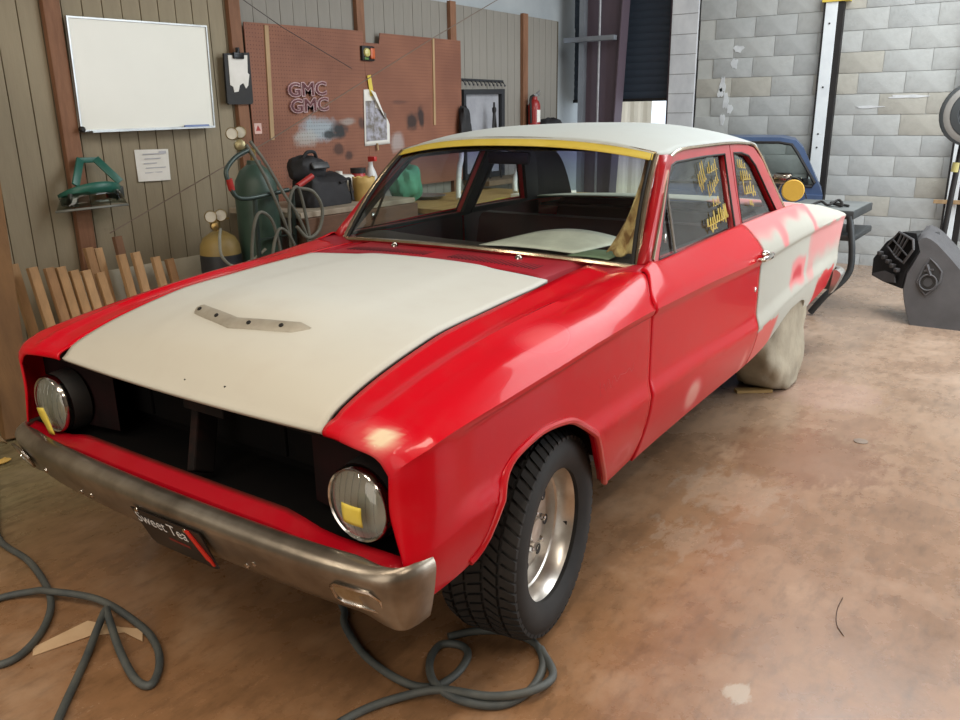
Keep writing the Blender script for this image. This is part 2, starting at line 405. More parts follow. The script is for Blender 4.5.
# ---- hood, cowl, deck
def hood_z(x, y):
    e = T(x, ZH); a = abs(y)/.56; cr = (.012+.020*sm(-.45, .25, x))*(1-sm(.52, .645, x))
    h = .006*(1-sm(.24, .34, abs(y)))*(1-sm(.45, .60, x))
    sc_ = .016*(1-sm(.10, .30, abs(y)))*(1-sm(.33, .42, x+abs(y)*.22))*sm(.05, .33, x)
    return e+cr*(1-a*a)+h+sc_
P = []
for i in range(61):
    t = i/60; row = []
    for j in range(49):
        y = -.552+1.104*j/48; ny = .014*sm(.2, .55, y); xf_ = .648-.012*(y/.556)**2; xr = -.425-.055*(1-(y/.556)**2)
        x = xf_+(xr-xf_)*t**.85 if False else xf_+(xr-xf_)*(t*t*.35+t*.65)
        row.append((x, y+.014*sm(.0, .55, y)*sm(-.50, -.30, x), hood_z(x, y)))
    P.append(row)
hood = paint_part('hood', G().grid(P), lambda x, y, z: (blend((200, 202, 197), (192, 188, 176), sm(.1, .6, x)), 1.), thick=.012, label='light grey primer hood panel')  # primer tinted darker and warmer forward, lighting put into the colour
# folded front lip under the hood edge
P = [[(.646-.012*(y/.556)**2-dx, y, .800-dz) for dx, dz in ((.004, .0), (.010, .012), (.03, .018), (.06, .014))] for y in [-.55+1.1*j/30 for j in range(31)]]
part('hood_lip', G().grid(P), rust_black, hood)
em = M('bare_trim_metal', (164, 158, 145), .5, .1, (142, 135, 122), 14)
def emb(y): return .402-.20*abs(y)-.05*max(0, abs(y)-.16)
P = []
for j in range(41):
    y = -.25+.50*j/40; x = emb(y); z = hood_z(x, y); e = 1-abs(y)/.25; k = .35+.65*min(1, e*7)
    P.append([(x+.034*k, y, z-.004), (x+.031*k, y, z+.004*k), (x+.004, y, z+.020*k), (x-.006*k, y, z+.020*k), (x-.014*k, y, z-.006)])
for sg in (1, -1): part('hood_gap_shade', G().grid([[(x, sg*.548+(.012 if sg > 0 else 0), T(x, ZH)-.012), (x, sg*.580+(.014 if sg > 0 else 0), T(x, ZH)-.012)] for x in [.63-1.06*k/40 for k in range(41)]]), black, car)  # black strips laid under the hood gap to stand for its shade
ob = part('hood_ornament_base', G().grid(P), em, hood, label='bare V-shaped ornament mounting strip')
for y in (-.20, -.09, .06, .17):
    x = emb(y)+.017; zz = hood_z(emb(y), y)+.012; part('bolt_hole', G().cyl((x-.004, y, zz-.006), (x+.0022, y, zz+.0028), .0068, n=12), black, hood)
for (x, y) in ((.612, .03), (.606, .19)):
    part('bolt_hole', G().cyl((x, y, hood_z(x, y)-.002), (x+.001, y, hood_z(x, y)+.0075), .004, n=8), black, hood)
def fender_top(x, a):
    tp = section(x, True)[:NT]; a = max(a, .565)
    for p, q in zip(tp, tp[1:]):
        if p[0] <= a <= q[0]: return p[1]+(q[1]-p[1])*(a-p[0])/(q[0]-p[0])
    return tp[-1][1]
P = []
for i in range(13):
    t = i/12; row = []
    for j in range(61):
        y = -.772+1.544*j/60; a = abs(y)
        x0 = -.435-.055*max(0, 1-(a/.556)**2); x1 = -.745-.10*(a/.714)**2.2
        x = x0+(x1-x0)*t; zc = T(x, ZH)+.012*(1-min(1, a/.60)**2)+.004
        if x > -.558: zf = fender_top(x, a)-.004
        else: zf = fender_top(-.553, a)+.002+(min(.996, T(x, ZB0)-.003)-fender_top(-.553, a)-.002)*sm(-.55, -.70, x)*sm(.58, .76, a)
        z = zc+(zf-zc)*sm(.50, .57, a)
        row.append((x, y, z))
    P.append(row)
cowl = paint_part('cowl_panel', G().grid(P), lambda x, y, z: (blend((168, 28, 44), (150, 40, 52), .5+.5*math.sin(15*y)), .55), thick=.004, label='darker red cowl with vent louvres')
slotm = M('vent_slot_shade', (70, 14, 22), .7)
for sg in (1, -1):
    for k in range(24):
        y = sg*(.06+.0165*k); x = -.555-.02*(1-(y/.5)**2)
        z = T(x, ZH)+.012*(1-min(1, abs(y)/.60)**2)+.0065
        part('vent_slot', G().box((x, y, z), (.075, .0042, .002)), slotm, cowl, False)
for y in (.30, -.30):
    z = 1.0; g = G().lathe([(.016, 0), (.015, .008), (.009, .012), (.007, .018), (0, .020)], 14, (-.655, y, z-.004)); part('wiper_pivot', g, chrome, cowl)
P = []
for i in range(30):
    x = -2.47-(1.34)*i/29; row = []
    for j in range(33):
        yb = T(x, YB)+.004; y = -yb+2*yb*j/32; row.append((x, y, T(x, ZB0)+.022*(1-(y/yb)**2)-.003))
    P.append(row)
deck = paint_part('trunk_deck', G().grid(P), lambda x, y, z: ((228, 140, 140) if y > .35 and x > -2.9 else PRIMER, .8), thick=.006)

# ---- roof and pillars
ZE = [(-1.115, 1.350), (-1.19, 1.353), (-1.31, 1.369), (-1.89, 1.372), (-2.13, 1.363), (-2.25, 1.353), (-2.42, 1.330)]
YE = [(-1.115, .628), (-1.19, .650), (-1.31, .648), (-2.13, .648), (-2.25, .650), (-2.42, .60)]
ZC = [(-1.06, 1.410), (-1.2, 1.434), (-1.5, 1.455), (-1.9, 1.458), (-2.3, 1.432), (-2.62, 1.362)]
P = []
for i in range(41):
    t = i/40; xe = -1.115-1.305*t; xc = -1.06-1.56*t; row = []
    for j in range(45):
        v = math.sin(PI/2*(-1+2*j/44)) if False else -1+2*j/44
        ye, ze, zc = T(xe, YE), T(xe, ZE), T(xc, ZC)
        row.append((xe+(xc-xe)*(1-v*v), ye*v, ze+(zc-ze)*(1-abs(v)**3)))
    P.append(row)
ROOFC = lambda x, y, z: ((190, 196, 194), 1.)
roof = paint_part('roof', G().grid(P), ROOFC, thick=.014, label='pale grey primer roof panel')
# drip-rail moulding
DR = [(-.800, .764, 1.010), (-.99, .713, 1.177), (-1.15, .664, 1.318), (-1.215, .654, 1.350), (-1.31, .652, 1.366), (-1.53, .651, 1.370), (-1.89, .651, 1.370), (-2.13, .653, 1.360), (-2.245, .656, 1.346), (-2.33, .676, 1.280), (-2.42, .714, 1.155), (-2.508, .760, 1.022)]
trimgold = M('bright_trim', (196, 182, 160), .22, 1., (170, 150, 126), 12)
for sg in (1, -1):
    part('drip_moulding', G().tube([(p.x, sg*p.y, p.z) for p in cat_rom(DR, 6)], .0075, 8), trimgold, roof)
    F_ = cat_rom([(-2.245, .652, 1.350), (-2.33, .672, 1.280), (-2.42, .710, 1.155), (-2.51, .756, 1.020)], 6)
    R_ = cat_rom([(-2.42, .598, 1.331), (-2.53, .600, 1.262), (-2.64, .615, 1.150), (-2.77, .650, 1.012)], 6)
    P = [[(a.lerp(b, t).x, sg*(a.lerp(b, t).y+.010*math.sin(PI*t)), a.lerp(b, t).z+.004*math.sin(PI*t)) for t in [k/8 for k in range(9)]] for a, b in zip(F_, R_)]
    paint_part('rear_pillar', G().grid(P), ROOFC, roof, .012)
    part('inner_garnish', G().grid([[(a-.004, b-sg*.025, c-.012) for a, b, c in r] for r in P]), garn, roof)
    g = G()
    A0, A1 = Vector((-.775, sg*.722, .985)), Vector((-1.125, sg*.632, 1.347)); B0, B1 = Vector((-.80, sg*.760, 1.006)), Vector((-1.19, sg*.654, 1.345))
    g.grid([[A0.lerp(A1, t) for t in [k/8 for k in range(9)]], [A0.lerp(A1, t).lerp(B0.lerp(B1, t), .5)+Vector((.012, sg*.010, .004)) for t in [k/8 for k in range(9)]], [B0.lerp(B1, t) for t in [k/8 for k in range(9)]]])
    solidify(part('windscreen_pillar', g, trimred, roof), .02, 0)
def gy(x, z): return .765-.3286*(z-1.0)
def densify(poly, n=5, closed=True):
    out = []; m = len(poly)
    for i in range(m if closed else m-1):
        a, b = poly[i], poly[(i+1) % m]
        out += [(a[0]+(b[0]-a[0])*k/n, a[1]+(b[1]-a[1])*k/n) for k in range(n)]
    return out
DO = [(-.790, .992), (-.99, 1.168), (-1.165, 1.320), (-1.215, 1.346), (-1.31, 1.362), (-1.60, 1.366), (-1.888, 1.364), (-1.83, 1.18), (-1.776, .990)]
DI = [(-.850, 1.004), (-.99, 1.140), (-1.135, 1.277), (-1.175, 1.311), (-1.23, 1.322), (-1.55, 1.328), (-1.803, 1.327), (-1.75, 1.16), (-1.706, 1.008)]
QO = [(-1.784, .996), (-1.838, 1.18), (-1.896, 1.364), (-2.12, 1.356), (-2.235, 1.338), (-2.32, 1.275), (-2.41, 1.15), (-2.498, 1.012), (-2.14, 1.000)]
QI = [(-1.806, 1.024), (-1.862, 1.18), (-1.920, 1.327), (-2.03, 1.323), (-2.13, 1.305), (-2.20, 1.255), (-2.285, 1.13), (-2.360, 1.024), (-2.08, 1.026)]
for sg, dr in ((1, door_l), (-1, door_r)):
    fn = lambda a, b, t: (a, sg*(gy(a, b)-.028+.032*t), b)
    fr = part('window_frame', G().ring_band(DO, DI, fn), trimred, dr, .3)
    part('door_glass', G().add([(a, sg*(gy(a, b)-.012), b) for a, b in DI], [tuple(range(len(DI)))]), side_glass, dr, False)
    p0, p1 = (-1.022, 1.0), (-1.10, 1.262)
    part('vent_bar', G().tube([(x, sg*(gy(x, z)-.004), z) for x, z in (p0, p1)], .006, 8), M('vent_bar_dull', (104, 98, 92), .4, .5), dr)
    part('vent_latch', G().box((-1.0, sg*(gy(-1, 1.06)-.02), 1.06), (.02, .012, .035), None, .004), chrome, dr)
    gs = [(-1.03, .997), (-1.35, 1.006), (-1.71, 1.014)]
    part('belt_strip', G().tube([(x, sg*(gy(x, z)+.004), z) for x, z in [(-.84, .998)]+gs], .006, 6), rubber_seal, dr)
    part('quarter_frame', G().ring_band(QO, QI, fn), trimred, roof, .3)
    fi = lambda a, b, t: (a, sg*(gy(a, b)-.050+.020*t), b)
    part('inner_garnish', G().ring_band(DO, DI, fi), garn, dr, .3); part('inner_garnish', G().ring_band(QO, QI, fi), garn, roof, .3)
    part('quarter_glass', G().add([(a, sg*(gy(a, b)-.012), b) for a, b in QI], [tuple(range(len(QI)))]), side_glass, roof, False)
    for loop in (DI, QI):
        lp = [(a, sg*(gy(a, b)+.002), b) for a, b in loop]
        part('rubber_seal', G().tube(lp, .005, 6, True), rubber_seal, dr if loop is DI else roof)
    # outside handle, lock
    h = part('door_handle', G().tube(cat_rom([(-1.648, sg*.893, .894), (-1.652, sg*.915, .897), (-1.69, sg*.925, .902), (-1.75, sg*.922, .906), (-1.785, sg*.910, .907)], 4), [.008+.004*math.sin(PI*k/16) for k in range(17)], 8), chrome, dr)
    part('push_button', G().lathe([(.017, 0), (.017, .02), (.012, .026), (0, .027)], 14, (-1.745, sg*.884, .905), (0, sg, 0)), chrome, dr)
    part('lock_cylinder', G().lathe([(.013, 0), (.012, .010), (.008, .013), (0, .013)], 14, (-1.715, sg*.862, .752), (0, sg, 0)), chrome, dr)
# ---- windscreen
def ws(t, v, off=0.):
    a = abs(v); B = Vector((-.690-.100*a**2.2, .714*v, 1.010-.034*a**2)); Tp = Vector((-1.065-.055*a**2, .626*v, 1.404-.055*a**2.4))
    p = B.lerp(Tp, t); bl = .018*math.sin(PI*t); return p+Vector((bl+off, 0, bl+off))
P = [[ws(i/12, -1+j/20) for j in range(41)] for i in range(13)]
part('windscreen', G().grid(P), wind, car)
def wstrip(ts, vs, off, m, nm, r):
    part(nm, G().tube([ws(t, v, off) for t, v in zip(ts, vs)], r, 8), m, roof)
n = 40
wstrip([.0]*(n+1), [-1+2*k/n for k in range(n+1)], .004, trimgold, 'windscreen_trim', .012)
for sg in (1, -1):
    wstrip([k/12 for k in range(13)], [sg*1.0]*13, .003, trimgold, 'windscreen_trim', .012)
    wstrip([k/12 for k in range(13)], [sg*.975]*13, .002, rubber_seal, 'rubber_seal', .008)
P = [[ws(t, -1+2*j/50, .006) for t in (.930, .955, .985, 1.012)] for j in range(51)]
yel = M('yellow_masking_tape', (212, 188, 70), .6, 0, (220, 198, 92), 9)
solidify(part('masking_tape', G().grid(P), yel, roof, label='yellow masking tape along roof edge'), .004, 0)
part('roof_gutter', G().tube([ws(1.02, -1+2*j/40, .004) for j in range(41)], .006, 6), trimgold, roof)
# rear window
P = []
for i in range(7):
    t = i/6; row = []
    for j in range(21):
        v = -1+j/10; a = abs(v); Tp = Vector((-2.60+.17*a*a, .60*v, 1.360-.03*a**2)); B = Vector((-2.95+.18*a*a, .65*v, 1.018)); row.append(Tp.lerp(B, t)+Vector((-.03*math.sin(PI*t), 0, .02*math.sin(PI*t))))
    P.append(row)
part('rear_window', G().grid(P), side_glass, car)
# ---- tail
g = G().prism([(-.80, .84), (-.72, .885), (.72, .885), (.80, .84), (.79, .62), (.77, .44), (-.77, .44), (-.79, .62)], 1, lambda a, b, t: (-3.70-.04*t-.10*sm(.6, .86, b), a, b))
tail = paint_part('tail_panel', g, lambda x, y, z: (RED, .1))
for sg in (1, -1):
    o = part('tail_light', G().lathe([(.085, 0), (.085, .03), (.07, .045), (.03, .06), (0, .062)], 24, (-3.74, sg*.66, .70), (-1, 0, 0)), M('tail_lens', (150, 18, 22), .2), car)
    part('tail_light_ring', G().lathe([(.083, .0), (.098, .0), (.098, .035), (.083, .04)], 24, (-3.74, sg*.66, .70), (-1, 0, 0), True), chrome, o)
def sweep(path, prof, endk=1.):
    P = []; m = len(path)
    for i, p in enumerate(path):
        a = path[max(0, i-1)]; b = path[min(m-1, i+1)]; d = Vector((b[0]-a[0], b[1]-a[1], 0)).normalized(); nrm = Vector((-d.y, d.x, 0))
        k_ = 1-(1-endk)*sm(.70, .88, abs(p[1])); P.append([Vector((p[0], p[1], 0))+nrm*o*k_+Vector((0, 0, z-.012*(1-k_)*(z < .5))) for o, z in prof])
    g = G().grid(P, cv=True); k = len(prof); g.f += [tuple(range(k)), tuple((m-1)*k+j for j in range(k))]; return g
half = [(.60, .868), (.645, .866), (.685, .855), (.714, .828), (.733, .782), (.745, .715), (.758, .60), (.766, .45), (.772, .25), (.775, 0)]
path = half+[(x, -y*.95) for x, y in half[-2::-1]]
path = [(p.x, p.y) for p in cat_rom([(a, b, 0) for a, b in path], 4)]
prof = [(-.055, .530), (-.058, .553), (-.045, .559), (-.026, .556), (-.008, .545), (0, .532), (-.003, .515), (-.020, .475), (-.042, .430), (-.060, .402), (-.070, .397), (-.070, .41)]
fb = part('front_bumper', sweep(path, prof, .38), dull_chrome, car, .9, 'dull chrome front bumper')
prof2 = [(o*.9, z-.03) for o, z in prof]
halfr = [(-3.62, .86), (-3.70, .865), (-3.78, .85), (-3.83, .80), (-3.86, .70), (-3.88, .4), (-3.89, 0)]
rp = [(x, -y) for x, y in halfr]+[(x, y) for x, y in halfr[-2::-1]]
part('rear_bumper', sweep([(p.x, p.y) for p in cat_rom([(a, b, 0) for a, b in rp], 4)], prof2), M('rear_chrome', (200, 198, 194), .3, .7), car, .9)
def bump_pt(y, z):          # a point on the lower face of the front bumper
    x = T(y if y > 0 else -y, [(b, a) for a, b in half[2:]]); return Vector((x-.045*(.53-z)/.10+.001, y, z))
amber = M('signal_lens', (150, 130, 100), .2, .2, (120, 95, 60), 20, coat=.5)
for sg in (1, -1):
    c0 = bump_pt(sg*.735, .468); g = G()
    pts = [(-.062, -.018), (-.045, -.032), (.045, -.032), (.062, -.012), (.062, .010), (.045, .030), (-.045, .030), (-.062, .018)]
    fnl = lambda a, b, t: tuple(bump_pt(sg*.735+a, .468+b)+Vector((.004+.006*t, 0, .003*t)))
    o = part('turn_signal', G().prism(pts, 1, fnl), amber, fb, .3)
    part('signal_bezel', G().tube([fnl(a, b, 1) for a, b in pts], .005, 6, True), chrome, o)
for y, z in ((-.60, .45), (-.40, .43), (-.33, .44), (.16, .44), (.36, .43), (.40, .452)):
    part('bumper_bolt', G().lathe([(.009, 0), (.008, .005), (0, .008)], 10, tuple(bump_pt(y, z)), (1, 0, -.3)), chrome, fb)
# licence plate
PM = M('plate_black', (16, 15, 16), .4, 0, (24, 20, 20), 20)
pl = thing_p = None
def plate_fn(a, b, t): return (.772-.040*(.460-b)/.12+.004*t, a+.095, b+.045)
plate = part('licence_plate', G().prism([(-.152, .452), (.150, .460), (.153, .452), (.160, .345), (.150, .338), (-.110, .334), (-.128, .345)], 1, plate_fn), PM, fb, .3, 'black novelty licence plate')
tx = text_geo('Sweet Tea', .052, .001)
xf(tx, lambda a, b, c: plate_fn(a*1.0-.030, .424+b*1.0-.03*0, 1.4+c*50)); part('plate_lettering', tx, M('plate_white', (225, 225, 225), .5), plate, False, 'white lettering Sweet Tea')
part('plate_picture', G().prism([(.088, .452), (.104, .456), (.150, .372), (.153, .352), (.144, .350), (.138, .362), (.128, .366)], 1, lambda a, b, t: plate_fn(a, b, 1+t)), M('plate_red', (214, 44, 30), .5), plate, False)
part('plate_small_print', G().prism([(-.02, .380), (.07, .380), (.07, .388), (-.02, .388)], 1, lambda a, b, t: plate_fn(a, b, .9+.3*t)), M('plate_dull_red', (110, 22, 20), .5), plate, False)
for a in (-.125, .086): part('plate_screw', G().lathe([(.007, 0), (.006, .003), (0, .004)], 10, plate_fn(a, .450, 1), (1, 0, 0)), chrome, plate)
# ---- nose: pan, cavity, radiator support, headlights
pz = lambda y: -.030*sm(.42, .60, abs(y))
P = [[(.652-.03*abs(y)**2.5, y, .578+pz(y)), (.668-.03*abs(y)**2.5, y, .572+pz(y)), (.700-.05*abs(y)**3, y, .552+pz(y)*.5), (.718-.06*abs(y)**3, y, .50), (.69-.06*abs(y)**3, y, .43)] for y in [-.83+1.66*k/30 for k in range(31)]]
paint_part('gravel_pan', G().grid(P), lambda x, y, z: (blend((160, 10, 26), (78, 40, 34), sm(.572, .578, z)), .3), thick=.006, label='red lower nose pan')  # pan red is darkened for the shadow it lies in
part('grille_cavity', G().add([(.40, -.80, .45), (.40, .80, .45), (.40, .80, .84), (.40, -.80, .84)], [(0, 1, 2, 3)]), cavity_shade, car, False)
part('pan_shelf', G().box2((.40, -.80, .525), (.645, .80, .536)), cavity_shade, car, .3)
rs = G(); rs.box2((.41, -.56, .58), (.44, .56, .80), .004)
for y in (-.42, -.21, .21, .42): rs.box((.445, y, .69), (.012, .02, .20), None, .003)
part('radiator_support', rs, cavity_shade, car, .3)
g = G().beam((.50, -.03, .80), (.615, .05, .565), .075, .03, (0, 1, 0), .006); part('latch_brace', g, rust_black, car, .3)
g = G().box2((.50, -.50, .768), (.60, .50, .782), .003).box2((.575, .00, .745), (.61, .17, .782), .004); part('latch_bar', g, rust_black, car, .3)
darkred = M('grimy_shaded_maroon', (30, 10, 11), .75, 0, (16, 10, 10), 7, spec=.15)  # grimy maroon, darkened further with the cavity's shade
reflm = M('reflector_silver', (214, 212, 205), .3, .55, (190, 188, 180), 9)
for sg in (1, -1):
    HC = (.642, .683, .655) if sg == 1 else (.648, -.634, .645)
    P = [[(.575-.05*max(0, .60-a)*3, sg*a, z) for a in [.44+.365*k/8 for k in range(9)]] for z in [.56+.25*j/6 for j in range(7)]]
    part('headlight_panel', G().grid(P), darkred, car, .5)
    hl = part('headlight', G().lathe([(.094, -.014), (.096, -.01), (.0935, .008), (.090, .013), (.086, .010), (.085, .0)], 40, HC, (1, 0, -.02)), chrome, car)
    part('headlight_bucket', G().lathe([(.10, -.07), (.098, -.03), (.0945, -.012), (.088, -.012)], 32, HC, (1, 0, -.02)), black, hl)
    part('headlight_reflector', G().lathe([(.085, .002), (.075, -.025), (.05, -.045), (.02, -.055), (0, -.056)], 32, HC, (1, 0, -.02)), reflm, hl)
    part('headlight_bulb', G().lathe([(.02, -.05), (.022, -.03), (.014, -.015), (0, -.012)], 14, HC, (1, 0, -.02)), chrome, hl)
    part('headlight_lens', G().lathe([(.086, .006), (.075, .018), (.05, .026), (.025, .030), (0, .031)], 32, HC, (1, 0, -.02)), lens_glass, hl)
    for k in range(7):
        y = HC[1]-.06+.02*k; hh = math.sqrt(max(0, .081**2-(y-HC[1])**2))
        part('lens_rib', G().tube([(HC[0]+.030-.5*((y-HC[1])**2+z*z)*5.5, y, HC[2]+z) for z in [-hh+2*hh*q/8 for q in range(9)]], .0016, 5), lens_glass, hl)
    if sg == 1:
        P = [[(HC[0]+.034-2.6*((a-.002)**2+(b-.018)**2), HC[1]+.002+a, HC[2]-.020+b) for a in [-.030+.06*i/5 for i in range(6)]] for b in [-.020+.05*j/5 for j in range(6)]]
        solidify(part('headlight_tape', G().grid(P), yel, hl, .5, 'yellow tape square on headlight lens'), .002, 0)
    else:
        P = []
        for i in range(7):
            t = i/6; P.append([(HC[0]+.033-.006*t+.002*math.sin(6*t+k), HC[1]-.045+.035*t+.018*k*(1+.4*abs(t-.5)), HC[2]-.012-.085*t+.004*k) for k in range(3)])
        solidify(part('headlight_tape', G().grid(P), yel, hl, .5, 'yellow tape strip on headlight rim'), .002, 0)
# ---- underbody, cabin
g = G().box2((.38, -.70, .33), (-3.62, .70, .42), .01); part('floor_pan', g, black, car, .3)
for x0, x1 in ((.40, -.42), (-2.30, -3.10)):
    for sg in (1, -1):
        g = G(); n = 14; P = []
        cx = (x0+x1)/2-.0; R0 = (x0-x1)/2
        for k in range(n+1):
            a = PI*k/n; P.append([(cx+R0*math.cos(a), sg*yy, .40+(.40 if x0 > 0 else .36)*math.sin(a)) for yy in (.50, .795)])
        part('wheel_well', G().grid(P), black, car, .7)
part('firewall', G().box2((-.56, -.72, .42), (-.52, .72, .955)), black, car, .3)
part('engine_bay', G().box2((.39, -.54, .43), (-.5, .54, .60)), black, car, .3)
g = G(); P = [[(-.725-.10*(abs(y)/.714)**2.2-.28*t, y, .985+.012*math.sin(PI*t)-(.10 if t == 1 else 0)) for t in (0, .3, .6, .85, 1)] for y in [-.70+1.4*k/20 for k in range(21)]]
solidify(part('dashboard', G().grid(P), M('dash_dark', (46, 40, 40), .5), car), .01)
def bench(x, zt, zs, nm):
    b = part(nm, G().box((x, 0, zs), (.52, 1.30, .16), None, .05), vinyl, car)
    R = Matrix.Rotation(math.radians(-14), 3, 'Y')
    part('seat_back', G().box((x-.27, 0, (zs+zt)/2+.03), (.15, 1.30, zt-zs), R, .05), vinyl, b)
bench(-1.50, .985, .60, 'front_seat'); bench(-2.36, .99, .58, 'rear_seat')
part('parcel_shelf', G().box2((-2.50, -.70, .972), (-2.98, .70, .985)), vinyl, car, .3)
for sg, dr in ((1, door_l), (-1, door_r)):
    part('door_trim', G().add([(-.60, sg*.74, .45), (-1.75, sg*.74, .45), (-1.75, sg*.755, .995), (-.60, sg*.74, .955)], [(0, 1, 2, 3)]), vinyl, dr, False)
    part('side_trim', G().add([(-1.77, sg*.74, .45), (-2.55, sg*.73, .45), (-2.55, sg*.745, 1.0), (-1.77, sg*.755, 1.0)], [(0, 1, 2, 3)]), vinyl, car, False)
part('headliner', G().add([(-1.15, -.6, 1.362), (-1.15, .6, 1.362), (-2.45, .6, 1.345), (-2.45, -.6, 1.345)], [(0, 1, 2, 3)]), M('headliner_grey', (92, 88, 84), .8), roof, False)
# rear-view mirror
g = G().box((-1.06, 0, 1.335), (.03, .20, .05), None, .01); part('rear_view_mirror', g, black, roof)
# ---- wheels
Q = .306/.32
TYRE = [(r*Q if r > .21 else r, h) for r, h in [(.200, -.105), (.235, -.122), (.275, -.126), (.304, -.117), (.316, -.100), (.320, -.06), (.320, .06), (.316, .100), (.304, .117), (.275, .126), (.235, .122), (.200, .105)]]
RIM = [(.203, -.10), (.203, .085), (.213, .088), (.216, .094), (.212, .099), (.203, .097), (.196, .086), (.186, .070), (.180, .040), (.174, .036), (.170, .005), (.165, -.004), (.140, .018), (.115, .026), (.085, .022), (.070, .030), (.040, .032), (.036, .050), (.0, .052)]
def tread(g):
    N = 58
    for row, (yc, wd) in enumerate(((-.098, .040), (-.050, .040), (0, .044), (.050, .040), (.098, .040))):
        for k in range(N):
            a = 2*PI*(k+.5*(row % 2))/N; da = 2*PI/N*.36; V = []
            for rr_, sh in ((.303, 0.), (.315, 0.)):
                for dy, ds in ((-wd/2, -1), (wd/2, -1), (wd/2, 1), (-wd/2, 1)):
                    y = yc+dy*(.94 if rr_ > .31 else 1); aa = a+ds*da+(.35*2*PI/N*(dy/wd*2)*(1 if row < 2 else -1 if row > 2 else .6))
                    rr2 = rr_-(.016 if abs(y) > .105 else 0); V.append((rr2*math.cos(aa), y, rr2*math.sin(aa)))
            g.add(V, [(0, 1, 2, 3), (4, 7, 6, 5), (0, 4, 5, 1), (1, 5, 6, 2), (2, 6, 7, 3), (3, 7, 4, 0)])
    return g
tyre_me = mesh('tyre', G().lathe(TYRE, 64, (0, 0, 0), (0, 1, 0), True), rubber, .7); tread_me = mesh('tread', tread(G()), rubber, False, True)
rim_me = mesh('wheel', G().lathe(RIM, 64, (0, 0, 0), (0, 1, 0)), alloy, .5)
nut_me = mesh('lug_nut', G().lathe([(.011, 0), (.011, .018), (.007, .026), (0, .028)], 6, (0, 0, 0), (0, 1, 0)), chrome, .5)
hole_me = mesh('vent_hole', G().lathe([(.017, -.004), (.017, .002), (.013, .0015), (0, -.001)], 14, (0, 0, 0), (0, 1, 0)), black, .5)
riv_me = mesh('rivet', G().lathe([(.0045, 0), (.004, .003), (0, .005)], 8, (0, 0, 0), (0, 1, 0)), chrome, .7)
def wheel(loc, rz, full=True):
    o = bpy.data.objects.new('wheel', rim_me); C.objects.link(o); o.parent = car; o.location = loc; o.rotation_euler = (0, 0, rz)
    inst('tyre', tyre_me, o, (0, 0, 0)); t = inst('tread', tread_me, o, (0, 0, 0))
    if full:
        for k in range(5):
            a = 2*PI*k/5+.3; inst('lug_nut', nut_me, o, (.057*math.cos(a), .028, .057*math.sin(a)))
        for k in range(8):
            a = 2*PI*k/8+.2; inst('vent_hole', hole_me, o, (.122*math.cos(a), .0245, .122*math.sin(a)))
        for k in range(24):
            a = 2*PI*k/24; inst('rivet', riv_me, o, (.152*math.cos(a), .008, .152*math.sin(a)))
        wb = part('wheel_weight', G().box((-.183, .06, -.06), (.012, .03, .022), None, .003), black, car, .3, local=True); wb.parent = o
    return o
wheel((0, .722, .315), math.radians(7)); wheel((0, -.722, .315), PI+math.radians(7))
wheel((-2.775, .650, .315), 0); wheel((-2.775, -.650, .315), PI)
# ---- ghost of a removed script on the fender, window writing
def script(pts, surf, r, m, nm, parent):
    part(nm, G().tube([surf(a, b) for a, b in pts], r, 5), m, parent)
ghost = M('ghost_script', (198, 70, 74), .7)
fs = lambda x, z: (x, side_y(x, z)+.0008, z)
loops = []
for k in range(46):
    t = k/45; loops.append((-.215-.225*t, .722+.010*t+(.010+.008*math.sin(7*t))*math.sin(2*PI*5.5*t+2*math.sin(5*t))))
script([(-.20, .745), (-.205, .700), (-.213, .722)]+loops, fs, .0028, ghost, 'emblem_ghost', car)
wax = M('yellow_window_marker', (200, 176, 84), .8, 0, (206, 190, 120), 40)
sgl = lambda x, z: (x, gy(x, z)+.0005, z)
def scrawl(x0, z0, wd, ht, sl, n, seed, r=.0013):
    # a handwritten word: slanted looping strokes, one tube per word
    rnd = random.Random(seed); pts = []; x = 0.; step = wd/n
    for k in range(n):
        h = ht*rnd.choice((.55, .6, .65, 1.0, 1.0)); d = rnd.choice((0, 0, -.35))*ht; s_ = step*rnd.uniform(.8, 1.15)
        pts += [(x, 0), (x+.30*s_, h*.8), (x+.55*s_, h), (x+.35*s_, h*.45), (x+.50*s_, d), (x+.85*s_, .05*ht)]; x += s_
    c = cat_rom([(x0-a, 0, z0+sl*a+b) for a, b in pts], 4); part('window_writing', G().tube([sgl(p.x, p.z) for p in c], r, 5), wax, door_l if x0 > -1.78 else roof)
scrawl(-1.42, 1.215, .10, .075, .25, 4, 3); scrawl(-1.545, 1.258, .15, .042, .10, 5, 4)
scrawl(-1.50, 1.165, .17, .045, .38, 6, 5); scrawl(-1.52, 1.125, .10, .03, .1, 3, 6)
scrawl(-1.40, 1.055, .27, .048, .06, 9, 8, .0022); scrawl(-1.43, 1.040, .08, .03, 0, 3, 9, .0022); scrawl(-1.58, 1.075, .10, .05, 0, 4, 19, .0020)
scrawl(-1.945, 1.262, .12, .035, -.1, 4, 10, .0015); scrawl(-1.95, 1.205, .15, .04, -.05, 5, 11, .0015); scrawl(-1.95, 1.140, .17, .05, .0, 5, 12, .0018); scrawl(-1.99, 1.09, .05, .03, 0, 2, 13, .0015)
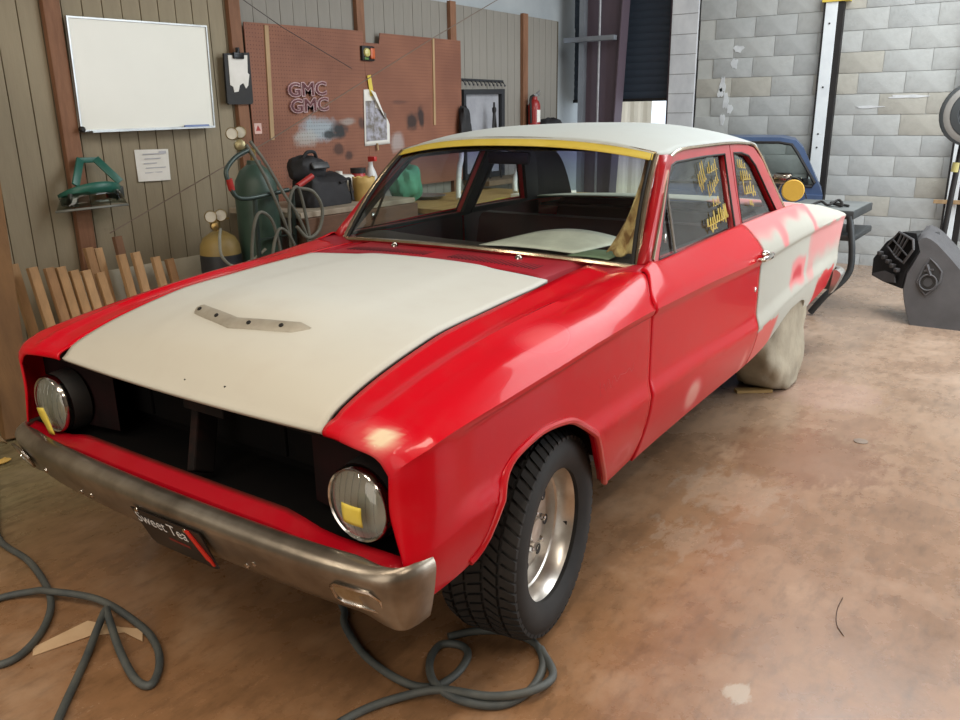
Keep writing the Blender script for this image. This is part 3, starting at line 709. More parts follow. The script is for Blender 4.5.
# ================================================================== THE ROOM
def floor_mat():
    m, nt, b, L = base('stained_concrete'); v = mapped(nt)
    n1 = noise(nt, v, .55, 6, .62); n2 = noise(nt, v, 2.6, 7, .65); n3 = noise(nt, mapped(nt, (1, 2.4, 1)), 9, 6, .7); n4 = noise(nt, v, 60, 3)
    warm = ramp(nt, n2, [(.30, (122, 90, 62)), (.50, (144, 107, 76)), (.68, (160, 124, 92))])
    dust = ramp(nt, n2, [(.30, (138, 116, 98)), (.50, (158, 134, 114)), (.70, (172, 148, 128))])
    sp = nt.nodes.new('ShaderNodeSeparateXYZ'); tc = nt.nodes.new('ShaderNodeTexCoord'); L.new(tc.outputs['Object'], sp.inputs[0])
    # grey sanding dust lies over the floor beside and behind the car, bare stained concrete at the front
    mr = nt.nodes.new('ShaderNodeMapRange'); mr.inputs[1].default_value = -.3; mr.inputs[2].default_value = -2.9
    L.new(math_(nt, 'ADD', sp.outputs[0], math_(nt, 'MULTIPLY', math_(nt, 'SUBTRACT', n1, .5), 3.0)), mr.inputs[0])
    c = mixc(nt, mr.outputs[0], warm, dust)
    # floor turns olive towards the far left
    ml = nt.nodes.new('ShaderNodeMapRange'); ml.inputs[1].default_value = -.7; ml.inputs[2].default_value = -1.6
    L.new(math_(nt, 'ADD', sp.outputs[1], math_(nt, 'MULTIPLY', math_(nt, 'SUBTRACT', n2, .5), .8)), ml.inputs[0])
    c = mixc(nt, ml.outputs[0], c, ramp(nt, n3, [(.35, (112, 102, 74)), (.65, (134, 122, 92))]))
    streak = ramp(nt, n3, [(.35, (200, 200, 200)), (.52, (255, 255, 255)), (.7, (255, 250, 245))])
    c = mixc(nt, .6, c, streak, 'MULTIPLY')
    n5 = noise(nt, v, 1.3, 8, .72)
    mm = nt.nodes.new('ShaderNodeMapRange'); mm.inputs[1].default_value = .52; mm.inputs[2].default_value = .72; L.new(n5, mm.inputs[0])
    c = mixc(nt, math_(nt, 'MULTIPLY', mm.outputs[0], .18), c, lin((196, 176, 158)))
    def spot(cx, cy, r, amt, col, c, wob=.10):
        d = nt.nodes.new('ShaderNodeVectorMath'); d.operation = 'DISTANCE'; d.inputs[1].default_value = (cx, cy, 0); L.new(tc.outputs['Object'], d.inputs[0])
        w_ = math_(nt, 'ADD', d.outputs['Value'], math_(nt, 'MULTIPLY', math_(nt, 'SUBTRACT', n3, .5), wob*4))
        q = nt.nodes.new('ShaderNodeMapRange'); q.inputs[1].default_value = r*1.15; q.inputs[2].default_value = r*.75; L.new(w_, q.inputs[0])
        return mixc(nt, math_(nt, 'MULTIPLY', q.outputs[0], amt), c, lin(col))
    c = spot(-1.25, .98, .20, .30, (196, 174, 154), c, .22); c = spot(-.75, .98, .12, .25, (196, 174, 154), c, .2)      # sanding dust
    c = spot(-1.75, 1.15, .34, .62, (126, 90, 68), c, .2); c = spot(-2.3, 1.25, .22, .35, (144, 108, 86), c, .14)         # damp rusty stains
    c = spot(-2.72, 1.02, .28, .30, (192, 160, 148), c, .16)  # pinkish pool of light painted beside the covered wheel
    c = spot(-.03, 1.391, .040, .6, (186, 176, 160), c, .03)
    L.new(c, b.inputs['Base Color'])
    L.new(ramp(nt, n2, [(.3, (120, 120, 120)), (.7, (165, 165, 165))]), b.inputs['Roughness'])
    bump(nt, b, n4, .08, .004); return m
XB, YL, YR, XF, ZT = -7.0, -2.735, 5.6, 5.2, 4.0
struct('floor', G().box2((XF, -3.1, -.08), (-9.6, YR+.3, 0)), floor_mat())
struct('ceiling', G().box2((XF, -3.1, ZT), (XB-.3, YR, ZT+.1)), M('ceiling_sheet', (150, 146, 138), .8))
paintw = M('painted_wall', (150, 146, 138), .8, 0, (130, 126, 118), 2)
struct('wall_front', G().box2((XF, -3.1, 0), (XF+.1, YR, ZT)), paintw)
wr = G(); wr.box2((XF, YR, 0), (-2.2, YR+.15, ZT)).box2((-7.0, YR, 3.5), (-2.2, YR+.15, ZT)); struct('wall_right', wr, paintw)
# ---- left wall: grooved plywood siding, plank by plank, on a dark backing
wl = struct('wall_left', G().box2((3.0, YL-.05, 0), (-6.32, YL-.016, 2.455)).box2((XF, YL-.05, 0), (3.0, YL, 2.455)), M('siding_groove', (84, 76, 62), .9))
sid = M('siding_brown', (150, 139, 116), .8, 0, (126, 115, 95), 3.2, (1.2, 1, .25), .25, 30)
sid2 = M('siding_grey', (138, 134, 126), .8, 0, (122, 118, 110), 3.0, (1.2, 1, .25), .2, 30)
pw = .1219
pm1 = mesh('plank', G().box((0, 0, 1.2275), (pw-.006, .020, 2.455), None, .0015), sid, False); pm2 = mesh('plank', G().box((0, 0, 1.2275), (pw-.0035, .020, 2.455), None, .001), sid2, False)
x = 3.0-pw/2; k = 0
while x > -6.32:
    inst('plank', pm1 if x > -1.95 else pm2, wl, (x, YL-.010-.001*(k % 3 == 1), 0)); x -= pw; k += 1
up = G(); up.box2((XF, -3.0, 2.45), (XB-.05, -2.95, ZT)).box2((-6.30, -3.0, 0), (XB-.2, -2.95, 2.45)); struct('wall_left_upper', up, M('pale_metal_sheet', (176, 182, 184), .6, 0, (160, 166, 170), 2))
studm = M('stud_wood', (138, 98, 72), .75, 0, (112, 76, 54), 6, (3, 3, .5), .2, 40)
for i, (x, wd) in enumerate(((.53, .09), (-.705, .095), (-1.935, .092), (-3.145, .085), (-4.345, .085), (-5.565, .09))):
    struct('trim_%d' % (i+1), G().box2((x-wd/2, YL, 0), (x+wd/2, YL+.040, 2.47), .004), studm)
# ---- back wall: concrete blocks laid one by one on a mortar backing
wbk = struct('wall_back', G().box2((XB-.20, -1.43, 0), (XB-.001, YR, ZT)).box2((XB-.2, -3.0, 3.3), (XB-.012, -1.43, ZT)), M('mortar', (184, 186, 182), .9, 0, (172, 174, 170), 6))
bms = []
for c1, c2 in (((174, 177, 176), (162, 165, 164)), ((178, 181, 179), (167, 169, 167)), ((174, 172, 163), (162, 160, 151))):
    bms.append(mesh('block', G().box((0, 0, 0), (.02, .4065, .1885), None, .003), M('concrete_block_%d' % len(bms), c1, .85, 0, c2, 9, (1, 1, 1), .35, 60), .4))
BH, BW = .1926, .411
row = 0; z = .109-BH/2
rnd = random.Random(4)
while z < 3.3:
    y = .183-.0-BW/2*(0 if row % 2 == 1 else 1)-4*BW+BW/2
    while y < 2.7:
        if y > -1.43+.1:
            o = inst('block', bms[rnd.choice((0, 0, 1, 1, 1, 2))], wbk, (XB-.004+.004*rnd.random(), y, z)); o.scale = (1, 1, 1)
        y += BW
    z += BH; row += 1
splash = M('white_paint_splash', (214, 218, 220), .6)
for sy, sz, ry, rz in ((-1.03, 1.98, .035, .05), (-1.00, 2.12, .05, .035), (-1.14, 1.78, .03, .08), (-1.10, 1.62, .028, .09), (-1.16, 1.70, .03, .05), (-1.05, 1.53, .03, .05), (-1.12, 1.42, .025, .06), (.62, 1.62, .16, .016), (.30, 1.53, .12, .012)):
    P = [(sy+ry*(1+.3*math.sin(3*a+sz*9))*math.cos(a), sz+rz*(1+.25*math.sin(4*a+sy*7))*math.sin(a)) for a in [2*PI*k/20 for k in range(20)]]
    part('paint_splash', G().prism(P, 1, lambda a, b, t: (XB+.008+.005*t, a, b)), splash, wbk, False)
# painted pilaster beside the roller door
pil = struct('trim_7', G().box2((XB-.1, -1.735, 0), (XB+.03, -1.440, 3.6), .006), M('white_painted_block', (218, 220, 222), .7, 0, (186, 189, 193), 3, (1, 1, .6), .2, 30))
for zz in [.3+.2*k for k in range(16)]: inst('joint', mesh('joint', G().box((0, 0, 0), (.004, .285, .006)), M('joint_grey', (150, 150, 150), .9), False), pil, (XB+.031, -1.588, zz))
struct('trim_8', G().box2((XB-.05, -1.437, 0), (XB+.012, -1.424, 3.6)), black)
# ---- steel roller door, part-way open, daylight and a ribbed shed outside
rd = struct('door_1', G().box2((XB-.09, -2.98, 1.655), (XB-.075, -1.735, 3.5)), M('roller_backing', (20, 24, 30), .8))
sl = G(); P = [[(XB-.07+.007*math.sin(PI*t), y, .076*t) for t in [q/6 for q in range(7)]] for y in (-2.97, -1.765)]; sl.grid(P)
slm = mesh('slat', sl, M('roller_door_paint', (46, 56, 68), .6, 0, (40, 48, 60), 4), .7)
for k in range(24): inst('slat', slm, rd, (0, 0, 1.66+.0765*k))
part('bottom_rail', G().box2((XB-.09, -2.97, 1.630), (XB-.045, -1.765, 1.662), .004), black, rd, .3)
struct('trim_9', G().box2((XB-.09, -1.772, 0), (XB-.02, -1.735, 3.6), .004), M('jamb_purple', (92, 78, 90), .6))
sh = thing('shed', 'beige ribbed sheet-metal shed outside below the roller door', 'shed', (-9.2, -3.08, 0))
rm = mesh('rib_sheet', G().prism([(0, 0), (.05, .025), (.09, .025), (.14, 0), (.20, 0), (.20, -.01), (0, -.01)], 1, lambda a, b, t: (b, a, 3.0*t)), M('beige_sheet', (214, 200, 178), .6, 0, (200, 186, 164), 2), False)
for k in range(9): inst('rib_sheet', rm, sh, (0, -1.60+.2*k, 0))
# ---- steel frame column, brace, conduit
colm = M('primer_purple_steel', (96, 82, 92), .6, .1, (82, 70, 80), 2.5, (1, 1, .4)); colg = M('grey_steel', (128, 132, 138), .55, .2, (112, 116, 122), 3)
g = G(); W_ = lambda z: -2.215+.06*(z-1.4)/1.3
g.add([(-6.70, -2.60, 0), (-6.70, W_(0), 0), (-6.70, W_(3.95), 3.95), (-6.70, -2.60, 3.95), (-6.72, -2.60, 0), (-6.72, W_(0), 0), (-6.72, W_(3.95), 3.95), (-6.72, -2.60, 3.95)], [(0, 1, 2, 3), (4, 7, 6, 5), (0, 4, 5, 1), (1, 5, 6, 2), (2, 6, 7, 3), (3, 7, 4, 0)])
co = thing('steel_column', 'purple-brown tapered steel frame column left of the roller door', 'column', (-6.71, -2.45, 0))
part('web', g, colm, co, False)
g = G(); g.add([(-6.62, W_(0), 0), (-6.80, W_(0), 0), (-6.80, W_(3.95), 3.95), (-6.62, W_(3.95), 3.95), (-6.62, W_(0)+.012, 0), (-6.80, W_(0)+.012, 0), (-6.80, W_(3.95)+.012, 3.95), (-6.62, W_(3.95)+.012, 3.95)], [(0, 1, 2, 3), (4, 7, 6, 5), (0, 4, 5, 1), (1, 5, 6, 2), (2, 6, 7, 3), (3, 7, 4, 0)])
part('flange', g, colm, co, False)
part('flange', G().box2((-6.62, -2.66, 0), (-6.80, -2.60, 3.95)), colg, co, False)
solo('steel_brace', G().box2((-6.52, -2.80, 2.255), (-6.60, -2.19, 2.305), .004), colg, 'grey horizontal steel brace across the purple column', 'brace')
solo('conduit_pipe', G().tube([(-6.64, -2.42, .0), (-6.64, -2.42, 3.9)], .014, 10), M('conduit_grey', (168, 168, 172), .4, .5), 'thin grey conduit pipe running up the purple column', 'pipe')
# ---- white steel posts on the block wall
wpm = M('white_post_paint', (226, 232, 234), .5, 0, (212, 218, 222), 5)
def post(y0, y1, label, dark):
    p = thing('steel_post', label, 'post', (XB+.07, (y0+y1)/2, 0), group='white steel posts on block wall')
    part('white_face', G().box2((XB+.025, y0, 0), (XB+.09, y1, 3.9), .003), wpm, p, .3)
    part('black_edge', G().box2((XB+.013, y1, 0), (XB+.085, y1+dark, 3.9)), black, p, False); part('black_edge', G().box2((XB+.013, y0-.018, 0), (XB+.085, y0, 3.9)), black, p, False)
    for zz in (1.15, 1.28, 1.72, 2.3): part('bolt', G().cyl((XB+.088, y0+.05, zz), (XB+.096, y0+.05, zz), .009, n=8), black, p)
    return p
p = post(-.165, -.055, 'tall white steel post with black edges behind the blue truck', .055)
part('yellow_bracket', G().box2((XB+.013, -.20, 2.49), (XB+.11, .05, 2.56), .004), yel, p, .3)
post(1.085, 1.175, 'white steel post with black edges behind the pedestal fan', .05)

# ================================================================== LEFT WALL THINGS
WF = YL+.001                    # wall face
def on_wall(a, b, t, d0=.0, d1=.01): return (a, YL+.002+d0+(d1-d0)*t, b)
white = M('white_enamel', (232, 232, 222), .3, 0, (226, 226, 216), 1.5); alu = M('aluminium_edge', (176, 178, 178), .35, .8)
wbd = thing('whiteboard', 'large blank whiteboard with aluminium frame', 'whiteboard', (-1.22, YL+.04, 1.44))
WB = [(-.763, 2.058), (-1.684, 2.074), (-1.668, 1.458), (-.750, 1.448)]
part('panel', G().prism(WB, 1, lambda a, b, t: on_wall(a, b, t, .04, .054)), white, wbd, .2)
ins = [(-.772, 2.049), (-1.675, 2.064), (-1.659, 1.467), (-.759, 1.457)]
part('frame', G().ring_band(WB, ins, lambda a, b, t: on_wall(a, b, t, .042, .062)), alu, wbd, .2)
part('pen_tray', G().beam((-.80, YL+.075, 1.448), (-1.64, YL+.075, 1.459), .045, .010), alu, wbd, .3)
mk = G().cyl((-1.42, YL+.085, 1.466), (-1.60, YL+.085, 1.468), .008, n=10); solo('marker_pen', mk, M('blue_pen', (120, 140, 190), .4), 'blue marker pen lying in the whiteboard tray', 'pen')
solo('rubber_knob', G().lathe([(.016, 0), (.016, .02), (.01, .026), (0, .026)], 12, (-.752, YL+.062, 1.462), (0, 1, 0)), black, 'black knob at the whiteboard lower left corner', 'knob')
paper = M('white_paper', (228, 226, 220), .8, 0, (216, 214, 206), 7)
def sheet(name, pts, d, m, label, cat, wave=.006, thick=.0015, n=8):
    # pts: four corners (x, z) tl, tr, br, bl on the left wall; gently curled paper
    P = []
    for i in range(n+1):
        v = i/n; r = []
        for j in range(n+1):
            u = j/n; a = [pts[0][q]*(1-u)+pts[1][q]*u for q in (0, 1)]; b = [pts[3][q]*(1-u)+pts[2][q]*u for q in (0, 1)]
            x, z = a[0]*(1-v)+b[0]*v, a[1]*(1-v)+b[1]*v; r.append((x, YL+d+wave*math.sin(PI*u)*v+wave*v*v, z))
        P.append(r)
    Q2 = [[(x, y+thick, z) for x, y, z in r] for r in P]
    g = G().grid(P).grid(Q2, True)
    m_ = (n+1)*(n+1); idx = [j for j in range(n+1)]+[i*(n+1)+n for i in range(1, n+1)]+[n*(n+1)+j for j in range(n-1, -1, -1)]+[i*(n+1) for i in range(n-1, 0, -1)]
    g.f += [(a, b, b+m_, a+m_) for a, b in zip(idx, idx[1:]+idx[:1])]
    return solo(name, g, m, label, cat)
nt_ = sheet('paper_note', [(-1.101, 1.335), (-1.336, 1.331), (-1.324, 1.142), (-1.099, 1.146)], .004, paper, 'small white printed sheet pinned below the whiteboard', 'paper')
ink = M('pale_ink', (192, 192, 198), .8)
for k in range(5): part('text_line', G().box2((-1.15-.01*(k % 2), YL+.0115, 1.31-.028*k), (-1.30+.03*(k % 3), YL+.0130, 1.304-.028*k)), ink, nt_, False)
part('print_box', G().box2((-1.265, YL+.0105, 1.305), (-1.315, YL+.0115, 1.322)), ink, nt_, False)
cb = thing('clipboard', 'black clipboard holding torn white paper on wall stud', 'clipboard', (-1.90, YL+.05, 1.60))
part('board', G().prism([(-1.798, 1.915), (-2.008, 1.93), (-2.004, 1.612), (-1.990, 1.600), (-1.800, 1.598), (-1.788, 1.61)], 1, lambda a, b, t: on_wall(a, b, t, .042, .058)), black, cb, .3)
part('paper_sheet', G().prism([(-1.826, 1.905), (-1.985, 1.912), (-1.975, 1.80), (-1.988, 1.79), (-1.97, 1.72), (-1.95, 1.70), (-1.93, 1.735), (-1.90, 1.72), (-1.885, 1.68), (-1.85, 1.675), (-1.845, 1.71), (-1.822, 1.72)], 1, lambda a, b, t: on_wall(a, b, t, .059, .062)), paper, cb, False)
part('clip', G().box2((-1.86, YL+.060, 1.885), (-1.945, YL+.082, 1.925), .006).cyl((-1.902, YL+.07, 1.92), (-1.902, YL+.07, 1.955), .014, n=12), M('clip_dark', (40, 40, 42), .3, .7), cb)
fsg = M('green_plastic', (36, 98, 84), .4, 0, (30, 84, 74), 8)
fs_ = thing('face_shield', 'green framed face shield with clouded visor hanging on stud', 'face shield', (-.74, YL+.12, 1.04))
g = G(); arcp = lambda a, r, h: (-.735-r*math.sin(a), YL+.055+.16*math.cos(a), h)
for sx, sb in ((-.045, -.135), (.045, .135)): g.beam((-.760-sx, YL+.07, 1.300), (-.750-sb, YL+.16, 1.165), .045, .012, (0, 1, 0), .003)
g.beam((-.705, YL+.07, 1.295), (-.820, YL+.07, 1.292), .03, .012, (0, 1, 0), .003); part('crown_frame', g, fsg, fs_, .4)
P = [[arcp(a, .185-.01*k, 1.175-.030*k+.075*math.cos(a)-.07) for k in range(3)] for a in [-1.45+2.9*q/20 for q in range(21)]]
solidify(part('brow_band', G().grid(P), fsg, fs_), .008, 0)
P = [[arcp(a, .185+.012*k, 1.095-.026*k+.040*math.cos(a)) for k in range(4)] for a in [-1.35+2.7*q/20 for q in range(21)]]
solidify(part('visor', G().grid(P), glass('clouded_visor', (.62, .66, .62), 1.5), fs_), .003, 0)
g = G().tube([arcp(a, .222, 1.020+.020*math.cos(a)) for a in [-1.35+2.7*q/20 for q in range(21)]], .007, 6); part('visor_rim', g, M('grey_rim', (128, 130, 124), .4), fs_)
part('side_flap', G().box((-.60, YL+.10, 1.085), (.05, .11, .075), None, .006), M('dark_flap', (52, 58, 54), .5), fs_, .4); part('side_flap', G().box((-.885, YL+.09, 1.105), (.06, .10, .07), None, .006), M('dark_flap', (52, 58, 54), .5), fs_, .4)
# ---- pegboard
def peg_mat(nm, c1, c2):
    m, nt, b, L = base(nm); v = mapped(nt); tc = nt.nodes.new('ShaderNodeTexCoord'); sp = nt.nodes.new('ShaderNodeSeparateXYZ'); L.new(tc.outputs['Object'], sp.inputs[0])
    def cell(o): return math_(nt, 'ABSOLUTE', math_(nt, 'SUBTRACT', math_(nt, 'FRACT', math_(nt, 'DIVIDE', math_(nt, 'ADD', o, 50), .0254)), .5))
    d = math_(nt, 'SQRT', math_(nt, 'ADD', math_(nt, 'POWER', cell(sp.outputs[0]), 2), math_(nt, 'POWER', cell(sp.outputs[2]), 2)))
    hole = math_(nt, 'LESS_THAN', d, .15)
    col = ramp(nt, noise(nt, v, 2.2, 6), [(.35, c1), (.65, c2)])
    def spray(cx, cz, rx, rz, colr, amt, c):
        mp = nt.nodes.new('ShaderNodeMapping'); mp.inputs['Scale'].default_value = (1/rx, 0, 1/rz); mp.inputs['Location'].default_value = (-cx/rx, 0, -cz/rz); L.new(tc.outputs['Object'], mp.inputs[0])
        ln = nt.nodes.new('ShaderNodeVectorMath'); ln.operation = 'LENGTH'; L.new(mp.outputs[0], ln.inputs[0])
        q = nt.nodes.new('ShaderNodeMapRange'); q.inputs[1].default_value = 1.1; q.inputs[2].default_value = .55
        L.new(math_(nt, 'ADD', ln.outputs['Value'], math_(nt, 'MULTIPLY', math_(nt, 'SUBTRACT', noise(nt, v, 14, 3), .5), 1.0)), q.inputs[0])
        return mixc(nt, math_(nt, 'MULTIPLY', q.outputs[0], amt), c, lin(colr))
    for a in ((-2.62, 1.42, .22, .10, (150, 164, 172), .9), (-2.48, 1.36, .14, .07, (168, 166, 160), .7), (-2.82, 1.41, .10, .07, (30, 40, 44), .95), (-2.72, 1.38, .08, .035, (34, 42, 44), .9), (-2.92, 1.475, .10, .03, (150, 142, 136), .8),
              (-2.80, 1.27, .07, .05, (58, 38, 32), .8), (-2.92, 1.22, .05, .04, (52, 36, 32), .8), (-3.50, 1.30, .09, .09, (166, 160, 158), .7), (-3.08, 1.46, .05, .05, (48, 40, 40), .7),
              (-3.70, 1.46, .09, .08, (34, 28, 28), .9), (-3.83, 1.50, .05, .10, (28, 24, 26), .9), (-2.35, 1.12, .10, .10, (70, 44, 36), .6), (-3.55, 1.62, .12, .02, (80, 52, 46), .6)):
        col = spray(*a, col)
    L.new(mixc(nt, math_(nt, 'MULTIPLY', hole, .75), col, lin((52, 26, 18))), b.inputs['Base Color']); b.inputs['Roughness'].default_value = .7; return m
pgm = peg_mat('pegboard_hardboard', (140, 92, 70), (120, 76, 58))
def on_origin(name, g, m, label, cat, group=None):
    o = bpy.data.objects.new(name, mesh(name, g, m, False)); C.objects.link(o); WM[o] = Matrix.Identity(4); return tag(o, label, cat, group)
on_origin('pegboard', G().prism([(-1.991, 2.121), (-3.150, 2.142), (-3.150, .93), (-1.985, .93)], 1, lambda a, b, t: on_wall(a, b, t, .042, .048)), pgm, 'brown pegboard panel behind the black bag with blue-grey overspray', 'pegboard', 'pegboard panels')
on_origin('pegboard', G().prism([(-3.152, 2.06), (-3.33, 2.06), (-3.345, 2.141), (-4.430, 2.148), (-4.425, .93), (-3.152, .93)], 1, lambda a, b, t: on_wall(a, b, t, .042, .048)), pgm, 'brown pegboard panel behind the hanging poster with dark overspray', 'pegboard', 'pegboard panels')
batten = M('pale_batten', (172, 144, 108), .7, 0, (150, 122, 88), 8, (2, 2, .3))
solo('wood_strip', G().beam((-2.148, YL+.054, 1.36), (-2.178, YL+.054, 2.112), .034, .010, (0, 1, 0)), batten, 'pale wooden strip on the pegboard beside the clipboard', 'strip', 'pale strips on pegboard', .3)
solo('wood_strip', G().beam((-4.012, YL+.054, 1.43), (-4.025, YL+.054, 2.14), .026, .010, (0, 1, 0)), batten, 'pale wooden strip near the right end of the pegboard', 'strip', 'pale strips on pegboard', .3)
maroon = M('maroon_enamel', (96, 38, 44), .4, 0, (80, 32, 38), 9); silver = M('worn_silver', (186, 158, 158), .35, .3, (150, 110, 112), 12)
for nm, zc, xo, lab in (('truck_emblem', 1.700, 0, 'upper of the two maroon truck emblems on the pegboard'), ('truck_emblem', 1.590, -.012, 'lower of the two maroon truck emblems on the pegboard')):
    e = thing(nm, lab, 'emblem', (-2.51+xo, YL+.05, zc-.05), group='maroon letter emblems')
    t1 = text_geo('GMC', .115, .008, 0, .006); xf(t1, lambda a, b, c: (-2.508+xo-a*1.5, YL+.060+c, zc+b*1.12+.013*(a/.17))); part('letter_rim', t1, silver, e, False)
    t2 = text_geo('GMC', .115, .006, 0, -.0005); xf(t2, lambda a, b, c: (-2.508+xo-a*1.5, YL+.066+c, zc+b*1.12+.013*(a/.17))); part('letter_face', t2, maroon, e, False)
tl = thing('lamp_lens', 'small lamp with orange and clear lenses at pegboard notch', 'lamp', (-3.17, YL+.05, 1.92))
part('housing', G().box2((-3.105, YL+.042, 1.925), (-3.245, YL+.075, 2.035), .008), black, tl)
part('clear_lens', G().lathe([(.034, 0), (.03, .014), (.015, .022), (0, .023)], 18, (-3.150, YL+.074, 1.985), (0, 1, 0)), M('lens_yellow', (204, 196, 120), .25), tl)
part('orange_lens', G().box2((-3.185, YL+.074, 1.94), (-3.235, YL+.092, 2.02), .01), M('lens_orange', (196, 96, 52), .3), tl); part('green_lens', G().box2((-3.12, YL+.074, 1.932), (-3.165, YL+.084, 1.948), .003), M('lens_green', (90, 130, 70), .3), tl)
ps = thing('poster', 'white curled poster with blurry print hanging from yellow tape', 'poster', (-3.24, YL+.06, 1.27))
def pp(u, v):    # poster surface: u across, v down
    return (-3.115-.265*u-.02*v*(u > .5)+.02*v*(u < .5), YL+.056+.012*math.sin(PI*v)*u, 1.712-.43*v+.01*u)
P = [[pp(u*(1 if v > .62 else .30+.70*v/.62), v) for u in [k/8 for k in range(9)]] for v in [q/14 for q in range(15)]]
solidify(part('sheet', G().grid(P), paper, ps), .002, 0)
P = [[pp((.22+.50*v/.62) if False else u*(.9 if v > .3 else .45)*.9+.06, .2+v*.72) for u in [k/6 for k in range(7)]] for v in [q/6 for q in range(7)]]
P = [[(a, b+.003, c) for a, b, c in r] for r in P]
part('print', G().grid(P), M('blurry_print', (168, 168, 180), .8, 0, (112, 106, 98), 16, (1, 1, 1), lo=.38, hi=.6), ps)
g = G().add([(-3.165, YL+.085, 1.71), (-3.225, YL+.080, 1.69), (-3.37, YL+.062, 1.46), (-3.30, YL+.088, 1.52)], [(0, 1, 2, 3)]); solidify(part('curled_corner', g, paper, ps, False), .002, 0)
part('tape', G().beam((-3.205, YL+.060, 1.665), (-3.180, YL+.060, 1.82), .042, .004, (0, 1, 0)), yel, ps, .3)
part('clothespin', G().beam((-3.235, YL+.068, 1.245), (-3.232, YL+.068, 1.30), .014, .01, (0, 1, 0)), batten, ps, .3)
tgp = thing('warning_tag', 'small white tag with red triangle on the stud by the pegboard', 'tag', (-2.03, YL+.05, 1.40))
part('card', G().box2((-2.00, YL+.050, 1.405), (-2.062, YL+.053, 1.475)), M('pink_card', (220, 186, 176), .7), tgp, False)
part('red_triangle', G().prism([(-2.010, 1.425), (-2.031, 1.463), (-2.052, 1.425)], 1, lambda a, b, t: on_wall(a, b, t, .0512, .0525)), M('tag_red', (170, 50, 44), .6), tgp, False)
# ---- frame, tripod, extinguisher further along
fr = thing('metal_frame', 'black metal rectangular frame with grey panel on far siding', 'frame', (-4.80, YL+.04, .92))
part('frame_rail', G().ring_band([(-4.48, 1.735), (-5.17, 1.750), (-5.16, .92), (-4.48, .92)], [(-4.515, 1.690), (-5.115, 1.702), (-5.11, .97), (-4.515, .97)], lambda a, b, t: on_wall(a, b, t, .0, .04)), M('frame_black', (40, 42, 46), .5), fr, .2)
part('back_panel', G().box2((-4.52, YL+.002, .97), (-5.10, YL+.010, 1.70)), M('pale_grey_panel', (158, 160, 166), .6), fr, False)
hr = thing('hook_rail', 'dark rail of small hooks above the black frame', 'hooks', (-4.8, YL+.01, 1.78))
part('rail', G().box2((-4.48, YL+.001, 1.812), (-5.19, YL+.012, 1.832)), M('frame_black', (40, 42, 46)), hr, False)
for k in range(11): part('hook', G().tube(cat_rom([(-4.50-.067*k, YL+.012, 1.815), (-4.50-.067*k, YL+.03, 1.80), (-4.51-.067*k, YL+.035, 1.775), (-4.525-.067*k, YL+.03, 1.785)], 3), .006, 6), M('frame_black', (40, 42, 46)), hr)
tr = thing('tripod', 'small black folded tripod in front of the framed panel', 'tripod', (-4.86, YL+.12, .95))
part('head', G().lathe([(.012, 0), (.02, .02), (.02, .05), (.010, .06), (.010, .10), (0, .105)], 12, (-4.86, YL+.12, 1.52)), black, tr)
for dx, dy in ((-.11, .02), (.07, .03), (0, -.05)): part('leg', G().cyl((-4.86, YL+.12, 1.54), (-4.86-dx, YL+.12+dy, .918), .013, .009, 10), black, tr)
solo('storage_shelf', G().box2((-4.50, YL+.002, .868), (-5.95, YL+.30, .916), .004), M('shelf_board', (120, 100, 80), .7), 'narrow board shelf under the tripod on the far wall', 'shelf', None, .3)
fe = thing('fire_extinguisher', 'red fire extinguisher with white label on far stud', 'extinguisher', (-5.62, YL+.12, 1.36))
part('bottle', G().lathe([(.0, 0), (.058, 0), (.062, .02), (.062, .23), (.05, .27), (.03, .29), (.03, .32), (0, .32)], 24, (-5.60, YL+.12, 1.36)), M('extinguisher_red', (150, 34, 34), .4, coat=.2), fe)
part('label', G().add([(-5.60-.0635*math.sin(a), YL+.12+.0635*math.cos(a), h) for h in (1.43, 1.55) for a in [-.9+1.3*q/8+.35 for q in range(9)]], [(i, i+1, i+10, i+9) for i in range(8)]), paper, fe)
part('handle', G().box((-5.64, YL+.12, 1.70), (.12, .02, .016), None, .004), M('lever_silver', (190, 190, 190), .3, .8), fe); part('handle', G().beam((-5.60, YL+.12, 1.685), (-5.70, YL+.12, 1.735), .018, .012), M('lever_silver', (190, 190, 190)), fe, .3)
part('hose', G().tube(cat_rom([(-5.57, YL+.12, 1.69), (-5.51, YL+.13, 1.66), (-5.50, YL+.14, 1.55), (-5.505, YL+.14, 1.42)], 5), .012, 8), black, fe)
part('wall_bracket', G().box2((-5.58, YL+.04, 1.36), (-5.62, YL+.055, 1.60)), black, fe, False)
def lumpy(c, r, seed, nu=18, nv=12, amp=.18, fn=None):
    rnd = random.Random(seed); ph = [rnd.uniform(0, 6) for _ in range(6)]; P = []
    for i in range(nv+1):
        th = PI*i/nv; row = []
        for j in range(nu):
            a = 2*PI*j/nu; k = 1+amp*(math.sin(3*a+ph[0]+2*th)*.5+math.sin(5*th+ph[1])*.3+math.sin(7*a-3*th+ph[2])*.35)
            row.append((c[0]+r[0]*k*math.sin(th)*math.cos(a), c[1]+r[1]*k*math.sin(th)*math.sin(a), c[2]+r[2]*(k if 0 < i < nv else 1)*math.cos(th)))
        P.append(row)
    return G().grid(P, cv=True)
cloth_b = M('black_cloth', (24, 24, 27), .7, 0, (38, 38, 42), 10, bs=.3, bsc=20)
solo('black_bag', lumpy((-5.86, YL+.16, 1.36), (.18, .12, .11), 3), cloth_b, 'crumpled black bag hanging under the fire extinguisher', 'bag')
solo('work_glove', lumpy((-4.40, YL+.10, 1.42), (.07, .05, .16), 5, amp=.25), cloth_b, 'black work glove hanging at the right end of pegboard', 'glove')

